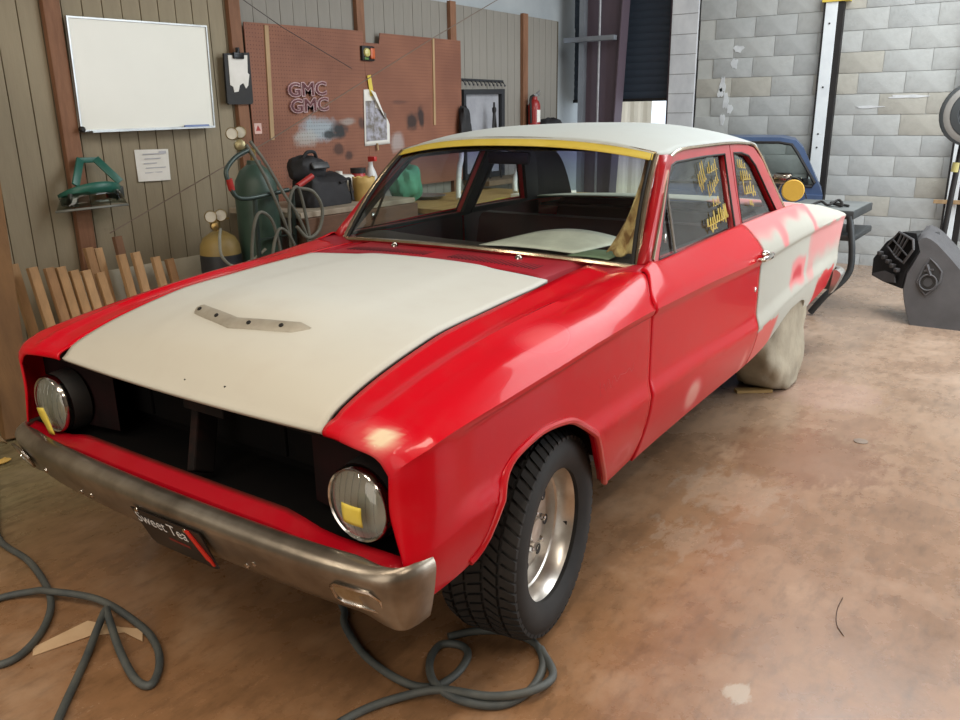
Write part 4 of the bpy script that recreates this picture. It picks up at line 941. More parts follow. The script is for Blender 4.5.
# ================================================================== ALONG THE WALL: timber, gas bottles, bench
lum = [M('lumber_%d' % k, c, .75, 0, tuple(int(q*.82) for q in c), 7, (3, 3, .4), .15, 50) for k, c in enumerate(((180, 142, 100), (162, 124, 86), (192, 154, 112), (124, 90, 66)))]
tops = [(-.168, .80, 0), (-.215, .785, 0), (-.300, .77, 1), (-.362, .765, 0), (-.43, .735, 0), (-.497, .725, 2), (-.575, .70, 0), (-.585, .83, 1), (-.655, .815, 2), (-.735, .775, 0), (-.785, .865, 3), (-.825, .775, 2), (-.95, .73, 2), (-1.04, .705, 1)]
names = ['leftmost leaning timber offcut, beside the wide leaning plank', 'second leaning timber offcut from the wide leaning plank', 'third leaning timber offcut from the wide leaning plank', 'fourth leaning timber offcut from the wide leaning plank', 'fifth leaning timber offcut from the wide leaning plank', 'sixth leaning timber offcut from the wide leaning plank', 'short leaning timber offcut in the middle of the row', 'tall leaning offcut behind the short middle one', 'tall pale leaning offcut right of the short middle one', 'leaning timber offcut left of the tallest dark one', 'tallest dark-brown leaning timber offcut', 'pale leaning timber offcut right of the tallest dark one', 'second last leaning timber offcut toward the gas bottles', 'last short leaning timber offcut toward the gas bottles']
for (x, z, c), lb in zip(tops, names):
    d = .0; bx_ = x-.035+d; k = .12 if z > .79 else 0
    solo('timber_offcut', G().beam((bx_, -2.25-k-.05*(x < -.6), .004), (x, -2.40-k*.8-.03*(x < -.6), z), .047, .034, (0, 1, 0), .003), lum[c], lb, 'timber', 'leaning timber offcuts', .3)
solo('wide_plank', G().beam((.105, -2.16, .003), (-.17, -2.60, 1.85), .150, .05, (0, 1, .2), .004), M('wide_plank_wood', (126, 92, 56), .75, 0, (104, 74, 44), 4, (3, 3, .4), .2, 40), 'wide brown plank leaning on the wall at the left edge', 'plank', None, .3)
solo('white_board', G().beam((-.92, -2.50, 0), (-.92, -2.60, .665), .95, .012, (0, 1, 0)), M('white_card', (196, 190, 172), .7, 0, (176, 170, 150), 4), 'off-white sheet standing behind the timber offcuts', 'board', None, .3)
P = [[(.20+.10*u+.03*math.sin(9*v+3*u), -2.08+.10*u-.16*v, .02+.42*v+.03*math.sin(7*u+2*v)) for u in [k/8 for k in range(9)]] for v in [q/10 for q in range(11)]]
g = G().grid(P); o = solo('brown_paper', g, M('kraft_paper', (176, 146, 108), .8, 0, (150, 120, 84), 5), 'crumpled brown paper leaning beside the wide plank', 'paper'); solidify(o, .006, 0)
solo('wood_chip', lumpy((.31, -1.90, .012), (.035, .022, .012), 8, 10, 6, .3), M('chip_yellow', (204, 166, 84), .7), 'small yellow wood chip on the floor at far left', 'chip')
# gas bottles
gcm = M('cylinder_green', (60, 84, 72), .45, 0, (48, 68, 60), 3); hose_g = M('grey_hose', (108, 108, 98), .7, 0, (84, 84, 78), 10); brass = M('brass', (176, 150, 96), .35, .8)
gt = thing('gas_cylinder', 'tall green welding gas cylinder with twin gauges', 'gas cylinder', (-1.56, -2.20, 0))
part('bottle', G().lathe([(0, 0), (.125, 0), (.132, .02), (.132, 1.06), (.122, 1.14), (.09, 1.20), (.045, 1.235), (.04, 1.26), (0, 1.26)], 28, (-1.56, -2.20, 0)), gcm, gt)
part('valve', G().lathe([(.018, 0), (.018, .06), (.03, .065), (.03, .085), (0, .088)], 12, (-1.56, -2.20, 1.25)).cyl((-1.56, -2.20, 1.30), (-1.44, -2.14, 1.36), .018, n=10), brass, gt)
facew = M('gauge_face', (216, 212, 196), .5)
def gauge(par, c, r=.036, ax=(.55, .83, .1)):
    o = part('gauge', G().lathe([(r, -.02), (r, .006), (r*.9, .010), (r*.9, .004)], 20, c, ax), brass, par)
    part('gauge_face', G().lathe([(0, .0035), (r*.9, .0035), (r*.9, .005), (0, .005)], 20, c, ax), facew, o); return o
gauge(gt, (-1.335, -2.10, 1.424)); gauge(gt, (-1.412, -2.12, 1.430)); part('regulator', G().lathe([(.034, 0), (.036, .02), (.030, .05), (.012, .06), (0, .06)], 16, (-1.40, -2.12, 1.355), (.5, .7, .1)), M('regulator_gold', (168, 158, 120), .4, .6), gt)
ct = thing('bottle_cart', 'dark tubular cart with red grips around the green gas cylinder', 'cart', (-1.55, -2.10, 0))
tubm = M('cart_tube', (62, 76, 72), .4, .3, (48, 60, 58), 6)
part('handle_tube', G().tube(cat_rom([(-1.41, -2.06, 1.33), (-1.30, -2.05, 1.29), (-1.22, -2.04, 1.22), (-1.23, -2.03, 1.14), (-1.255, -2.02, 1.075), (-1.33, -2.02, 1.055), (-1.50, -2.02, 1.065), (-1.66, -2.02, 1.08)], 5), .014, 10), tubm, ct)
part('rail', G().tube([(-1.40, -2.03, 1.06), (-1.40, -2.05, .10)], .014, 8), tubm, ct); part('rail', G().tube([(-1.70, -2.03, 1.08), (-1.70, -2.05, .10)], .014, 8), tubm, ct)
part('base_plate', G().box2((-1.36, -2.02, .06), (-1.74, -2.36, .085)).cyl((-1.34, -2.34, .10), (-1.28, -2.34, .10), .10, n=20).cyl((-1.76, -2.34, .10), (-1.82, -2.34, .10), .10, n=20), black, ct)
part('brace_bar', G().beam((-1.40, -2.04, .42), (-1.70, -2.04, .42), .03, .006).beam((-1.40, -2.04, .80), (-1.70, -2.04, .80), .03, .006), tubm, ct, .3)
redg = M('red_grip', (176, 42, 36), .5)
part('grip', G().tube([(-1.225, -2.03, 1.175), (-1.24, -2.03, 1.11)], .019, 10), redg, ct); part('grip', G().tube([(-1.74, -2.02, 1.095), (-1.87, -2.02, 1.150)], .019, 10), redg, ct)
def hose(pts, r, label, m=hose_g, name='welding_hose', grp='welding hoses on the cart', n=7):
    return solo(name, G().tube(cat_rom(pts, n), r, 8), m, label, 'hose', grp)
hose([(-1.40, -2.06, 1.36), (-1.47, -2.02, 1.20), (-1.53, -1.98, 1.00), (-1.60, -1.97, .80), (-1.68, -1.96, .55), (-1.70, -1.96, .30)], .010, 'grey hose hanging straight from the cylinder regulator')
hose([(-1.43, -2.06, 1.38), (-1.50, -2.02, 1.25), (-1.58, -1.97, 1.06), (-1.66, -1.95, .92), (-1.74, -1.95, .72), (-1.78, -1.95, .40)], .010, 'grey hose hanging just right of the straight one')
hose([(-1.62, -1.99, .40), (-1.60, -1.97, .80), (-1.61, -1.96, 1.02), (-1.66, -1.95, 1.10), (-1.71, -1.96, 1.03), (-1.74, -1.95, .80), (-1.76, -1.95, .45)], .010, 'grey hose looped over the cart handle')
hose([(-1.70, -1.98, 1.09), (-1.80, -1.95, 1.06), (-1.86, -1.94, .95), (-1.82, -1.94, .82), (-1.72, -1.94, .78), (-1.64, -1.95, .86)], .011, 'thin grey hose coil in front of the bench end')
hose([(-1.30, -2.02, .35), (-1.31, -1.99, .75), (-1.34, -1.97, .93), (-1.40, -1.97, .97), (-1.48, -1.97, .88), (-1.52, -1.97, .60), (-1.50, -1.98, .30)], .010, 'grey hose loop low on the cart above the fender')
hose([(-1.46, -1.99, .30), (-1.42, -1.96, .62), (-1.50, -1.95, .86), (-1.62, -1.95, .72), (-1.64, -1.95, .35)], .010, 'grey hose loop lowest beside the cart rail')
gs_ = thing('gas_cylinder', 'short dark gas cylinder with yellow dome and twin gauges', 'gas cylinder', (-1.29, -2.26, 0))
part('bottle', G().lathe([(0, 0), (.118, 0), (.124, .02), (.124, .70), (.122, .72)], 26, (-1.29, -2.26, .0)), M('cylinder_dark', (46, 50, 54), .5, 0, (36, 38, 42), 4), gs_)
part('dome', G().lathe([(.1235, .715), (.118, .77), (.095, .815), (.05, .845), (.03, .855), (0, .856)], 26, (-1.29, -2.26, 0)), M('dome_yellow', (150, 128, 74), .5, 0, (120, 104, 60), 6), gs_)
part('valve', G().cyl((-1.29, -2.26, .85), (-1.29, -2.26, .92), .016, n=10).cyl((-1.29, -2.26, .90), (-1.20, -2.20, .92), .014, n=10).box((-1.33, -2.24, .925), (.06, .012, .012)), brass, gs_)
gauge(gs_, (-1.185, -2.18, .955)); gauge(gs_, (-1.265, -2.19, .955))
part('regulator', G().lathe([(.028, 0), (.03, .02), (.02, .045), (0, .05)], 14, (-1.215, -2.19, .90), (.5, .7, 0)), brass, gs_)
hose([(-1.23, -2.16, .88), (-1.17, -2.10, .82), (-1.16, -2.08, .73), (-1.24, -2.08, .66), (-1.36, -2.06, .68), (-1.45, -2.03, .74)], .009, 'thin pale hose around the short dark gas cylinder', M('pale_hose', (140, 140, 128), .6))
# workbench
wood = M('bench_wood', (112, 82, 62), .75, 0, (84, 60, 46), 5, (.6, 3, 3), .2, 40); topm = M('bench_top', (168, 156, 138), .6, 0, (130, 116, 98), 5)
wbn = thing('workbench', 'long wooden workbench under the pegboard with pale worn top', 'workbench', (-2.2, -2.3, 0))
part('top', G().box2((-1.72, YL+.05, .895), (-2.86, -1.99, .930), .004), topm, wbn, .3)
part('apron', G().box2((-1.72, -2.00, .745), (-2.86, -1.965, .893), .004), wood, wbn, .3)
for x, y in ((-1.80, -2.04), (-2.13, -2.04), (-2.78, -2.04), (-1.80, -2.55), (-2.78, -2.55)): part('leg', G().box2((x-.05, y-.04, 0), (x+.05, y+.04, .893), .004), wood, wbn, .3)
part('shelf', G().box2((-1.74, YL+.06, .30), (-2.84, -2.02, .33)), wood, wbn, False)
bg = thing('tool_bag', 'black soft tool bag slumped on the workbench', 'bag', (-2.14, -2.25, .931))
lp_ = G()
for i in range(13):
    t = i/12; z = .932+.20*t; w1 = (.20+.012*math.sin(7*t))*(1-.10*t*t-.25*sm(.85, 1, t)); w2 = .125*(1-.15*t*t-.35*sm(.85, 1, t)); rw = []
    for j in range(40):
        a = 2*PI*j/40; ux = math.copysign(abs(math.cos(a))**.42, math.cos(a)); uy = math.copysign(abs(math.sin(a))**.42, math.sin(a))
        f_w = 1+.02*math.sin(6*a+5*t)+.015*math.sin(11*a-9*t); rw.append((-2.155+w1*ux*f_w, -2.245+w2*uy*f_w, z+.018*math.sin(2*a+1)*t))
    lp_.v += rw
for i in range(12):
    for j in range(40): lp_.f.append((i*40+j, i*40+(j+1) % 40, (i+1)*40+(j+1) % 40, (i+1)*40+j))
lp_.f += [tuple(range(39, -1, -1)), tuple(480+j for j in range(40))]
part('lower_pouch', lp_, cloth_b, bg)
part('upper_pouch', lumpy((-2.07, -2.28, 1.175), (.145, .11, .09), 11, 24, 14, .16), cloth_b, bg)
part('flap', G().box((-2.09, -2.165, 1.20), (.15, .02, .05), Matrix.Rotation(.6, 3, 'X'), .009), M('grey_flap', (66, 68, 70), .4), bg)
part('handle', G().tube(cat_rom([(-2.02, -2.25, 1.25), (-2.05, -2.24, 1.285), (-2.11, -2.24, 1.285), (-2.14, -2.25, 1.25)], 4), .012, 8), cloth_b, bg)
part('strap', G().tube(cat_rom([(-2.22, -2.12, 1.08), (-2.32, -2.13, 1.10), (-2.36, -2.16, 1.04), (-2.35, -2.13, .95)], 4), .010, 6), cloth_b, bg)
jug = thing('detergent_jug', 'white plastic jug with blue band behind tan can', 'jug', (-2.47, -2.32, .931))
part('body', G().box((-2.49, -2.36, 1.02), (.15, .12, .178), None, .02), M('white_plastic', (220, 220, 214), .4), jug); part('blue_band', G().box((-2.49, -2.36, .985), (.154, .124, .03), None, .012), M('label_blue', (50, 80, 160), .5), jug)
part('cap', G().cyl((-2.46, -2.36, 1.105), (-2.46, -2.36, 1.135), .025), M('white_plastic', (220, 220, 214)), jug)
P = [[(-2.52-.078*k*math.cos(a), -2.18+.078*k*math.sin(a), .931+h+(.006*math.sin(9*a) if h > .14 else 0)) for a in [2*PI*q/28 for q in range(28)]] for h, k in ((.0, .92), (.06, .97), (.12, 1.0), (.165, 1.02))]
cn = G().grid(P, cv=True); cn.f.append(tuple(range(28))); o = solo('tan_tub', cn, M('tan_tub', (188, 158, 92), .6, 0, (170, 140, 80), 8), 'tan tub with ragged rim on the workbench', 'tub'); solidify(o, .004, 0)
jr = thing('jar', 'red jar with black lid on the workbench', 'jar', (-2.66, -2.36, .931))
part('body', G().lathe([(0, 0), (.06, 0), (.064, .02), (.064, .15), (.05, .17), (.05, .18), (0, .18)], 20, (-2.66, -2.36, .931)), M('jar_red', (176, 44, 44), .35), jr); part('lid', G().lathe([(.058, 0), (.058, .035), (0, .036)], 20, (-2.66, -2.36, 1.111)), black, jr)
cp_ = thing('red_can', 'squat red can beside the tan tub on the workbench', 'can', (-2.66, -2.20, .931))
part('body', G().lathe([(0, 0), (.045, 0), (.045, .12), (.04, .125), (0, .125)], 20, (-2.655, -2.20, .931)), M('jar_red', (176, 44, 44)), cp_)
sb = thing('spray_bottle', 'clear spray bottle with red top on the workbench', 'bottle', (-2.80, -2.36, .931))
part('body', G().lathe([(0, 0), (.05, 0), (.052, .12), (.04, .17), (.018, .22), (.016, .26), (0, .26)], 20, (-2.80, -2.36, .931)), M('frosted_plastic', (206, 208, 208), .35), sb); part('trigger_top', G().box((-2.80, -2.34, 1.205), (.03, .07, .035), None, .006).cyl((-2.80, -2.36, 1.185), (-2.80, -2.36, 1.20), .018), M('cap_red', (186, 44, 40), .4), sb)
# second table seen through the windscreen
t2 = thing('work_table', 'plywood work table beyond the car with tubes and cloth on it', 'table', (-3.75, -1.95, 0))
ply = M('plywood_yellow', (178, 146, 92), .65, 0, (156, 124, 76), 5, (.6, 3, 3))
part('top', G().box2((-2.95, -2.62, .80), (-4.65, -1.45, .84), .004), ply, t2, .3); part('apron', G().box2((-2.97, -1.50, .70), (-4.63, -1.47, .80)), ply, t2, False)
for x in (-3.02, -4.58):
    for y in (-1.52, -2.56): part('leg', G().box2((x-.04, y-.04, 0), (x+.04, y+.04, .80)), wood, t2, False)
solo('green_cloth', lumpy((-3.14, -2.30, 1.0), (.15, .11, .14), 21, 30, 18, .24), M('green_towel', (66, 132, 104), .8, 0, (90, 160, 130), 9, bs=.4, bsc=25), 'crumpled green cloth on the plywood table', 'cloth')
pvc = M('white_tube', (216, 218, 214), .35)
solo('bent_tube', G().tube(cat_rom([(-3.50, -2.06, .86), (-3.56, -2.10, .98), (-3.66, -2.16, 1.10), (-3.74, -2.20, 1.16), (-3.78, -2.22, 1.30)], 5), .022, 10), pvc, 'long bent white tube standing on the plywood table', 'tube', 'bent white tubes on the plywood table')
solo('bent_tube', G().tube(cat_rom([(-4.20, -1.96, .86), (-4.26, -2.0, .96), (-4.40, -2.05, 1.05), (-4.48, -2.08, 1.10)], 5), .022, 10), pvc, 'short bent white tube standing on the plywood table', 'tube', 'bent white tubes on the plywood table')
solo('paper_pile', G().box2((-3.95, -1.52, .841), (-4.50, -1.85, .87), .004), paper, 'white papers at the near edge of the plywood table', 'papers', None, .3)
solo('silver_tray', G().lathe([(0, 0), (.10, 0), (.16, .03), (.15, .035), (.09, .008), (0, .008)], 24, (-3.55, -2.42, .841)), M('tray_silver', (170, 176, 182), .3, .7), 'shallow silver tray behind the long bent tube', 'tray')
solo('yellow_strip_board', G().beam((-3.10, -1.58, .858), (-3.62, -1.66, .862), .10, .03), M('strip_board_yellow', (188, 170, 66), .6), 'yellow board lying at the near edge of the plywood table', 'board', None, .3)
wire = M('thin_wire', (120, 104, 92), .6)
solo('hanging_wire', G().tube([(-.732, -2.5, .893), (-1.968, -2.5, 1.367), (-3.791, -2.5, 2.12), (-4.749, -2.5, 2.499), (-5.4, -2.6, 2.75), (-5.6, -2.945, 2.83)], .0035, 5), wire, 'thin wire rising diagonally across the pegboard', 'wire')
solo('short_wire', G().tube([(-1.94, -2.64, 2.26), (-2.273, -2.62, 2.10), (-2.929, -2.62, 1.86)], .003, 5), M('dark_wire', (70, 60, 56), .6), 'thin dark wire from the second stud down the pegboard', 'wire')

# ================================================================== BACK OF THE SHOP
# blue truck
blue = M('truck_blue', (72, 94, 130), .45, 0, (62, 82, 116), 4, coat=.2)
tk = thing('pickup_truck', 'old blue pickup cab parked at the block wall', 'truck', (-5.9, -.65, 0))
sec = [(-6.55, .35), (-6.6, .80), (-6.42, 1.05), (-6.28, 1.32), (-5.75, 1.36), (-5.42, 1.10), (-5.25, .78), (-5.22, .35)]
def tsec(y, k):
    return [(x+(-5.85-x)*(1-k), y, z if z < .9 else .9+(z-.9)*k) for x, z in sec]
P = [[(p[0]*1, p[1], p[2]) for p in tsec(y, k)] for y, k in ((-1.38, 1), (-.9, 1), (-.25, 1.0), (-.06, .97))]
g = G(); 
outer = [(-1.36, .20), (-1.36, .78), (-1.20, 1.18), (-1.10, 1.255), (-.95, 1.28), (-.20, 1.278), (-.06, 1.252), (.02, 1.18), (.225, .80), (.25, .20)]
inner = [(-1.22, .86), (-1.22, .88), (-1.12, 1.15), (-1.06, 1.21), (-.93, 1.232), (-.20, 1.232), (-.09, 1.215), (-.035, 1.15), (.150, .89), (.13, .862)]
fnt = lambda a, b, t: (-6.70+.90*t-.16*max(0, b-.8)*t, a-.22*(1-t)*sm(-1.0, .0, a), b)
g.ring_band(outer, inner, fnt); part('cab', g, blue, tk, .5)
part('cab_window', G().prism(inner, 1, lambda a, b, t: (fnt(a, b, .95)[0]-.004*t, a, b)), side_glass, tk, False)
part('window_rubber', G().tube([fnt(a, b, 1.0) for a, b in inner], .014, 6, True), black, tk)
part('seat', G().box((-6.25, -.60, .72), (.16, 1.1, .36), None, .05), M('cab_seat', (52, 52, 56), .7), tk)
part('lower_body', G().prism([(-1.40, .18), (.02, .18), (.24, .30), (.24, .79), (-1.40, .79)], 1, lambda a, b, t: (-6.75+1.0*t, a-.24*(1-t)*(a > 0), b)), blue, tk)
mr_ = part('side_mirror', G().box((-5.70, -.10, .93), (.05, .16, .10), None, .02), chrome, tk); part('mirror_arm', G().cyl((-5.74, -.16, .78), (-5.70, -.10, .90), .012), chrome, mr_)
for y in (-1.1, -.1): part('tyre', G().lathe([(.15, -.09), (.27, -.10), (.30, -.07), (.30, .07), (.27, .10), (.15, .09)], 28, (-5.86, y-.1, .30), (1, 0, 0), True), rubber, tk)
# yellow disc and cable on the trunk
solo('yellow_disc', G().lathe([(0, 0), (.064, 0), (.068, .01), (.068, .022), (.062, .03), (0, .03)], 26, (-3.50, .545, 1.026), (.93, .3, .1)), M('disc_yellow', (206, 162, 58), .6, 0, (190, 146, 50), 9), 'round yellow disc standing on the trunk lid', 'disc')
hose([(-3.54, .48, .985), (-3.53, .49, 1.08), (-3.52, .53, 1.105), (-3.54, .58, 1.08), (-3.55, .62, .975)], .004, 'thin black cord looped over the yellow disc', black, 'cord', 'black cords at the back')
# stand behind the car
darkst = M('dark_stand_steel', (58, 62, 64), .5, .2, (46, 50, 52), 5)
wsn = thing('work_stand', 'dark steel stand with two slabs behind the car tail', 'stand', (-4.9, .6, 0))
part('top_slab', G().box2((-4.60, .20, .765), (-5.30, .71, .800), .008), M('slab_grey', (118, 122, 122), .5, .1, (100, 104, 104), 5), wsn, .4); part('slab_edge', G().box2((-4.585, .20, .735), (-4.605, .72, .796), .006).box2((-4.60, .71, .735), (-5.30, .722, .796), .006), darkst, wsn, .4)
part('lower_slab', G().box2((-4.60, .45, .575), (-5.25, .745, .620), .008), darkst, wsn, .4)
part('bent_leg', G().tube(cat_rom([(-4.60, .69, .76), (-4.60, .71, .66), (-4.60, .735, .50), (-4.60, .735, .36), (-4.58, .69, .27), (-4.55, .60, .17), (-4.55, .50, .02)], 6), .024, 10), darkst, wsn)
part('leg', G().tube([(-5.22, .28, .765), (-5.22, .28, .0)], .024, 10), darkst, wsn); part('leg', G().tube([(-4.65, .25, .765), (-4.65, .25, .0)], .024, 10), darkst, wsn); part('shelf_bracket', G().beam((-4.75, .665, .60), (-4.75, .665, .77), .03, .03), darkst, wsn, .3)
hose([(-4.75, .38, .811), (-4.80, .44, .835), (-4.76, .50, .815), (-4.82, .56, .85), (-4.76, .60, .815), (-4.84, .50, .825), (-4.80, .64, .811)], .010, 'black cable heaped on the stand top', black, 'cable', 'black cords at the back')
# loose dashboard moulding
dgrey = M('dash_plastic', (82, 81, 83), .6, 0, (70, 69, 71), 6, bs=.15, bsc=200); dblk = M('dash_black', (30, 30, 32), .5)
db = thing('dashboard_panel', 'grey moulded truck dashboard lying on the floor at right', 'dashboard', (-4.9, 1.4, 0))
prof_d = [(1.173, .0), (1.135, .09), (1.109, .171), (1.090, .252), (1.098, .372), (1.16, .531), (1.135, .604), (1.150, .632), (1.181, .642), (1.215, .630), (1.261, .600), (1.359, .508), (1.433, .432), (1.55, .34), (1.70, .26), (1.85, .22), (2.0, .20), (2.02, .0)]
P = []
for t, k, o in ((0, .965, .02), (.06, .99, .005), (.15, 1, 0), (.85, 1.0, 0), (.94, .985, .005), (1, .95, .02)):
    P.append([(-4.60-.42*t-.22*b*(1-t*.3), 1.45+(a-1.45)*k, b*k+.035*t*(b > .3)) for a, b in prof_d])
g = G().grid(P, cv=True); n = len(prof_d); g.f += [tuple(range(n)), tuple(5*n+i for i in range(n))]; part('shell', g, dgrey, db, .6)
def df(a, b, d=0.): return (-4.60-.22*b+d, a, b)
gl = [(1.239, .479), (1.285, .44), (1.326, .394), (1.327, .324), (1.295, .27), (1.247, .223), (1.21, .26), (1.18, .31), (1.205, .40)]
o = part('gauge_opening', G().prism(gl, 1, lambda a, b, t: df(a, b, .0+.004*t)), dblk, db, .3)
part('opening_bezel', G().tube([df(a, b, .006) for a, b in gl], .008, 6, True), dgrey, o)
part('gauge_ring', G().tube([df(1.252+.055*math.cos(q), .312+.055*math.sin(q), .016) for q in [2*PI*k/24 for k in range(24)]], .007, 6, True), dgrey, o)
part('gauge_stalk', G().beam(df(1.228, .435, .012), df(1.262, .36, .016), .022, .014), dgrey, o, .3); part('gauge_stalk', G().beam(df(1.215, .39, .012), df(1.275, .405, .014), .014, .012), dgrey, o, .3)
part('gauge_disc', G().prism([(1.252+.030*math.cos(q), .312+.030*math.sin(q)) for q in [2*PI*k/16 for k in range(16)]], 1, lambda a, b, t: df(a, b, .004+.008*t)), M('dash_mid', (56, 56, 58), .5), o, .3)
# vent side, turned toward the car
V0 = [Vector(p) for p in ((-4.95, .834, .277), (-4.97, .828, .404), (-4.93, .911, .544), (-4.86, 1.013, .635), (-4.78, 1.122, .640), (-4.72, 1.160, .527), (-4.69, 1.096, .369), (-4.67, 1.087, .248), (-4.85, .936, .253))]
back = [p+Vector((-.16, .13, .0)) for p in V0]; n = len(V0); cv_ = sum(V0, Vector())/n; nr = Vector((.677, -.712, .186))
g = G().add(V0+back+[cv_], [(i, (i+1) % n, 2*n) for i in range(n)]+[tuple(range(2*n-1, n-1, -1))]+[(i, n+i, n+(i+1) % n, (i+1) % n) for i in range(n)]); vb = part('vent_box', g, dblk, db, .3)
def pan(name, pts, m, d, par=vb):
    A_ = [Vector(p)+nr*d for p in pts]; B_ = [p+nr*.012 for p in A_]; k = len(pts)
    return part(name, G().add(A_+B_, [tuple(range(k))[::-1], tuple(range(k, 2*k))]+[(i, (i+1) % k, k+(i+1) % k, k+i) for i in range(k)]), m, par, .3)
big = [Vector(p) for p in ((-4.888, .949, .515), (-4.843, 1.023, .631), (-4.713, 1.137, .597), (-4.684, 1.149, .534), (-4.713, 1.093, .428), (-4.778, 1.037, .450))]
pan('vent_mouth', big, cavity_shade, .012)
for t in (.2, .45, .7):
    a = big[0].lerp(big[5], t*.9).lerp(big[5].lerp(big[4], t), .5); b = big[1].lerp(big[2], t)
    part('vent_slat', G().beam(a+nr*.03, b+nr*.03, .010, .012, nr), dgrey, vb, .3)
part('vent_slat', G().beam(big[0].lerp(big[1], .5)+nr*.036, big[4].lerp(big[3], .5)+nr*.036, .008, .010, nr), dgrey, vb, .3)
part('vent_bezel', G().tube([p+nr*.028 for p in big], .010, 6, True), dgrey, vb)
for k in range(5):
    a = Vector((-4.915, .905, .455)).lerp(Vector((-4.745, 1.055, .365)), k/4)
    part('switch', G().box(a+nr*.03, (.036, .036, .030), Matrix.Rotation(.8, 3, 'Z'), .006), dgrey, vb)
pan('lower_lip', [(-4.928, .853, .291), (-4.838, .951, .338), (-4.749, 1.034, .330), (-4.72, 1.05, .275), (-4.808, .963, .262)], dgrey, .012)
# pedestal fan at the right edge
fan = thing('pedestal_fan', 'grey round pedestal fan on black pole at the right edge', 'fan', (-6.35, 1.26, 0))
part('base', G().lathe([(0, 0), (.26, 0), (.26, .02), (.05, .05), (0, .05)], 28, (-6.35, 1.26, 0)), black, fan)
part('pole', G().tube([(-6.35, 1.14, .03), (-6.35, 1.17, .8), (-6.35, 1.20, 1.40)], .024, 10), black, fan)
part('collar', G().cyl((-6.35, 1.168, .98), (-6.35, 1.172, 1.06), .032, n=14), M('collar_yellow', (186, 176, 110), .5), fan)
part('drum', G().lathe([(0, -.06), (.10, -.06), (.245, -.03), (.258, .0), (.25, .03), (.22, .045), (0, .05)], 36, (-6.30, 1.26, 1.46), (.92, .3, 0)), M('fan_grey', (136, 134, 130), .5, .1, (120, 118, 114), 5), fan)
part('rim', G().lathe([(.245, -.035), (.268, -.035), (.268, .03), (.25, .035)], 36, (-6.30, 1.26, 1.46), (.92, .3, 0), True), darkst, fan)
part('hub', G().lathe([(.04, .05), (.035, .065), (0, .068)], 18, (-6.30, 1.26, 1.46), (.92, .3, 0)), darkst, fan)
for k in range(3): part('blade_guard', G().lathe([(.09+.05*k, .05), (.096+.05*k, .056-.004*k), (.102+.05*k, .048)], 36, (-6.30, 1.26, 1.46), (.92, .3, 0)), darkst, fan)
solo('wood_rail', G().box2((-6.90, .985, .655), (-6.86, 1.35, .690), .003), batten, 'short yellowish wooden rail on the wall behind the fan', 'rail', None, .3)

# ================================================================== ON AND AROUND THE CAR
P = [[(-.80-.28*v-.02*u, .02+.42*u+.10*v, 1.004+.030*math.sin(PI*(.15+.8*u))*(.3+v)+.012*v) for u in [k/12 for k in range(13)]] for v in [q/6 for q in range(7)]]
o = solo('white_sheet', G().grid(P), M('bright_sheet', (246, 246, 240), .5), 'white curved sheet lying on the dashboard', 'sheet'); solidify(o, .003, 0)
P = [[(-.77-.16*v, .44+.17*u-.02*v, 1.003+.004*math.sin(3*u)) for u in [k/6 for k in range(7)]] for v in [q/4 for q in range(5)]]
o = solo('green_folder', G().grid(P), M('pale_green_card', (132, 152, 128), .7), 'pale green folder lying on the dashboard', 'folder'); solidify(o, .004, 0)
P = []
for i in range(21):
    v = i/20; z = 1.345-.335*v; xx = -1.15+.335*v**1.1-.02; yb_ = .59+.085*v; wd = .032+.085*v**2
    P.append([(xx-.02+.012*math.sin(14*u+5*v), yb_-wd*u, z+.01*math.sin(9*u)) for u in [k/10 for k in range(11)]])
o = solo('patterned_cloth', G().grid(P), M('brown_print_cloth', (222, 194, 142), .8, 0, (146, 108, 70), 16, (1, 1, .4), lo=.42, hi=.62), 'brown patterned cloth hanging inside the windscreen pillar', 'cloth'); solidify(o, .004, 0)
# cloth cover over the rear wheel
P = []; NC = 72
for i in range(27):
    t = i/26; z = .004+.50*t; aa = math.sqrt(max(.0, .350**2-(z-.33)**2)); aa = max(aa, .11)
    bb = .112+.022*(1-sm(.12, .32, z)); row = []
    for j in range(NC):
        q = 2*PI*j/NC; cs, sn = math.cos(q), math.sin(q); e = 2/3.4
        ux = math.copysign(abs(cs)**e, cs); uy = math.copysign(abs(sn)**e, sn)
        fo = 1.0+.055*abs(math.sin(2.5*q+11*z+1))+.035*abs(math.sin(4.5*q-16*z))+.030*abs(math.sin(21*z+1.5*q))*(1-t)
        row.append((-2.765+(aa+.012)*ux*fo, .690+bb*uy*fo, z+(.006*math.sin(5*q) if i == 0 else 0)+(.0 if i else .004)))
    P.append(row)
g = G().grid(P, cv=True); o = solo('wheel_cover', g, M('canvas_cover', (160, 150, 130), .75, 0, (132, 123, 106), 6, bs=.6, bsc=14), 'wrinkled tan cloth cover tied round the rear wheel', 'cover'); solidify(o, .004, 0)
solo('cardboard_piece', G().beam((-2.46, .60, .010), (-2.58, .76, .010), .05, .016), M('cardboard_tan', (172, 142, 92), .8), 'strip of tan cardboard on the floor at the covered rear wheel', 'cardboard', None, .3)
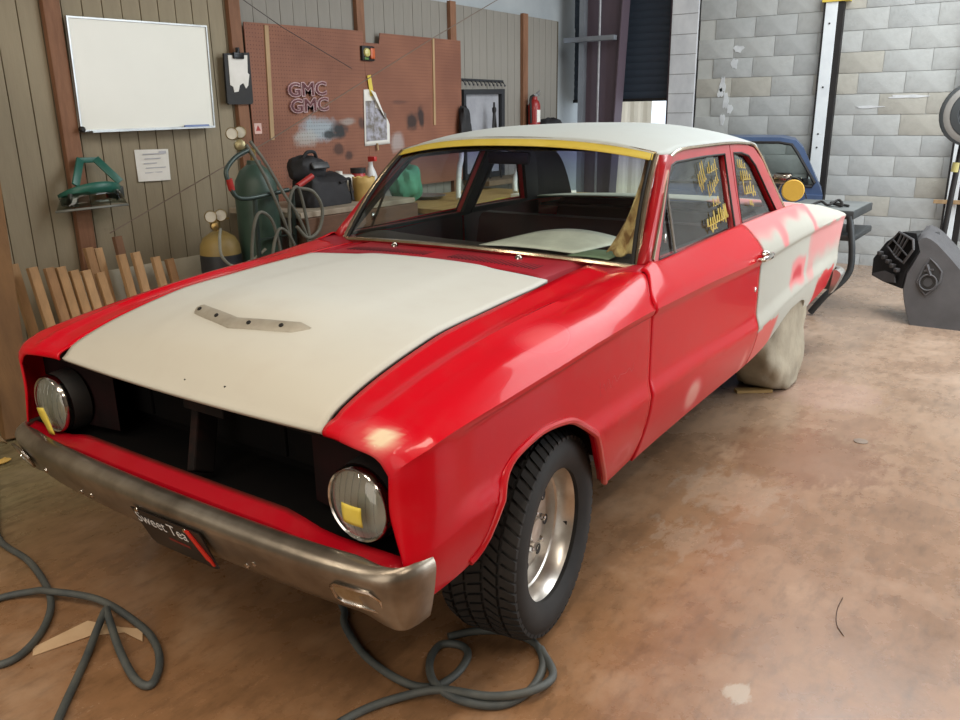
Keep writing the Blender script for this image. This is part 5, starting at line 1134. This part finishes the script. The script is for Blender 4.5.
# hoses on the floor
ah = M('air_hose', (84, 86, 82), .6, 0, (60, 66, 68), 12)
def fl(pts, lift=()):
    return [(x, y, .0115+(lift[i] if i < len(lift) else 0)) for i, (x, y) in enumerate(pts)]
solo('air_hose', G().tube(cat_rom(fl([(.42, -1.75), (.58, -1.40), (.681, -1.15), (.700, -.896), (.771, -.63), (.867, -.479), (.986, -.394), (1.06, -.42), (1.08, -.55), (1.02, -.64), (.93, -.72), (.872, -.751), (.80, -.68), (.777, -.618), (.711, -.437), (.703, -.231), (.735, -.10), (.79, -.005), (.851, .042), (.858, -.02), (.815, -.16), (.745, -.33), (.735, -.36), (.80, -.30), (.892, -.212), (1.055, -.051), (1.20, .10)], (0, 0, 0, 0, .0, .0, 0, 0, 0, 0, 0, .0, .012, .023, .02, 0, 0, 0, 0, 0, .01, .022, .024, .015)), 8), .0115, 10), ah, 'dark grey air hose looping over the floor at left', 'hose')
solo('air_hose', G().tube(cat_rom(fl([(.261, .192), (.30, .25), (.35, .30), (.424, .45), (.451, .606), (.427, .693), (.349, .72), (.258, .70), (.233, .653), (.266, .604), (.354, .635), (.429, .712), (.432, .798), (.379, .891), (.285, .926), (.176, .903), (.105, .835), (.100, .74), (.15, .655), (.22, .60)], (0, 0, 0, 0, 0, .0, 0, 0, 0, 0, .01, .023, .01)), 8), .0115, 10), ah, 'dark grey air hose coiled in front of the front wheel', 'hose')
solo('air_hose', G().tube(cat_rom(fl([(.115, .86), (.21, .955), (.31, .945), (.385, .865), (.44, .74), (.50, .66), (.60, .60), (.72, .58), (.85, .62)], (.0, .012, .023, .02, .022, .005)), 8), .0115, 10), ah, 'dark grey air hose running from the coil to the bottom edge', 'hose')
solo('masking_strip', G().add([(.942, -.411, .002), (.962, -.372, .002), (.811, -.320, .003), (.775, -.400, .003), (.735, -.28, .002), (.745, -.25, .002), (.705, -.215, .004), (.742, -.160, .004)] + [(.942, -.411, .004), (.962, -.372, .004), (.811, -.320, .005), (.775, -.400, .005), (.735, -.28, .004), (.745, -.25, .004), (.705, -.215, .006), (.742, -.160, .006)],
     [(8, 9, 10, 11), (11, 10, 13, 12), (12, 13, 15, 14), (0, 3, 2, 1), (3, 4, 5, 2), (4, 6, 7, 5), (0, 1, 9, 8), (1, 2, 10, 9), (2, 5, 13, 10), (5, 7, 15, 13), (7, 6, 14, 15), (6, 4, 12, 14), (4, 3, 11, 12), (3, 0, 8, 11)]), M('pale_strip', (206, 176, 140), .7, 0, (190, 158, 124), 8), 'pale bent paper strip under the left air hose', 'strip', None, False)
solo('twig', G().tube(cat_rom([(-.66, 1.53, .002), (-.58, 1.53, .003), (-.50, 1.545, .002), (-.45, 1.575, .002)], 4), .0012, 5), M('twig_dark', (70, 50, 38), .8), 'thin dark twig on the open floor at right', 'twig')
solo('drain_cap', G().lathe([(0, 0), (.032, 0), (.032, .003), (.026, .004), (0, .004)], 20, (-2.08, 1.32, 0)), M('cap_grey', (136, 120, 106), .6), 'small flat grey cap in the floor beside the stains', 'cap')
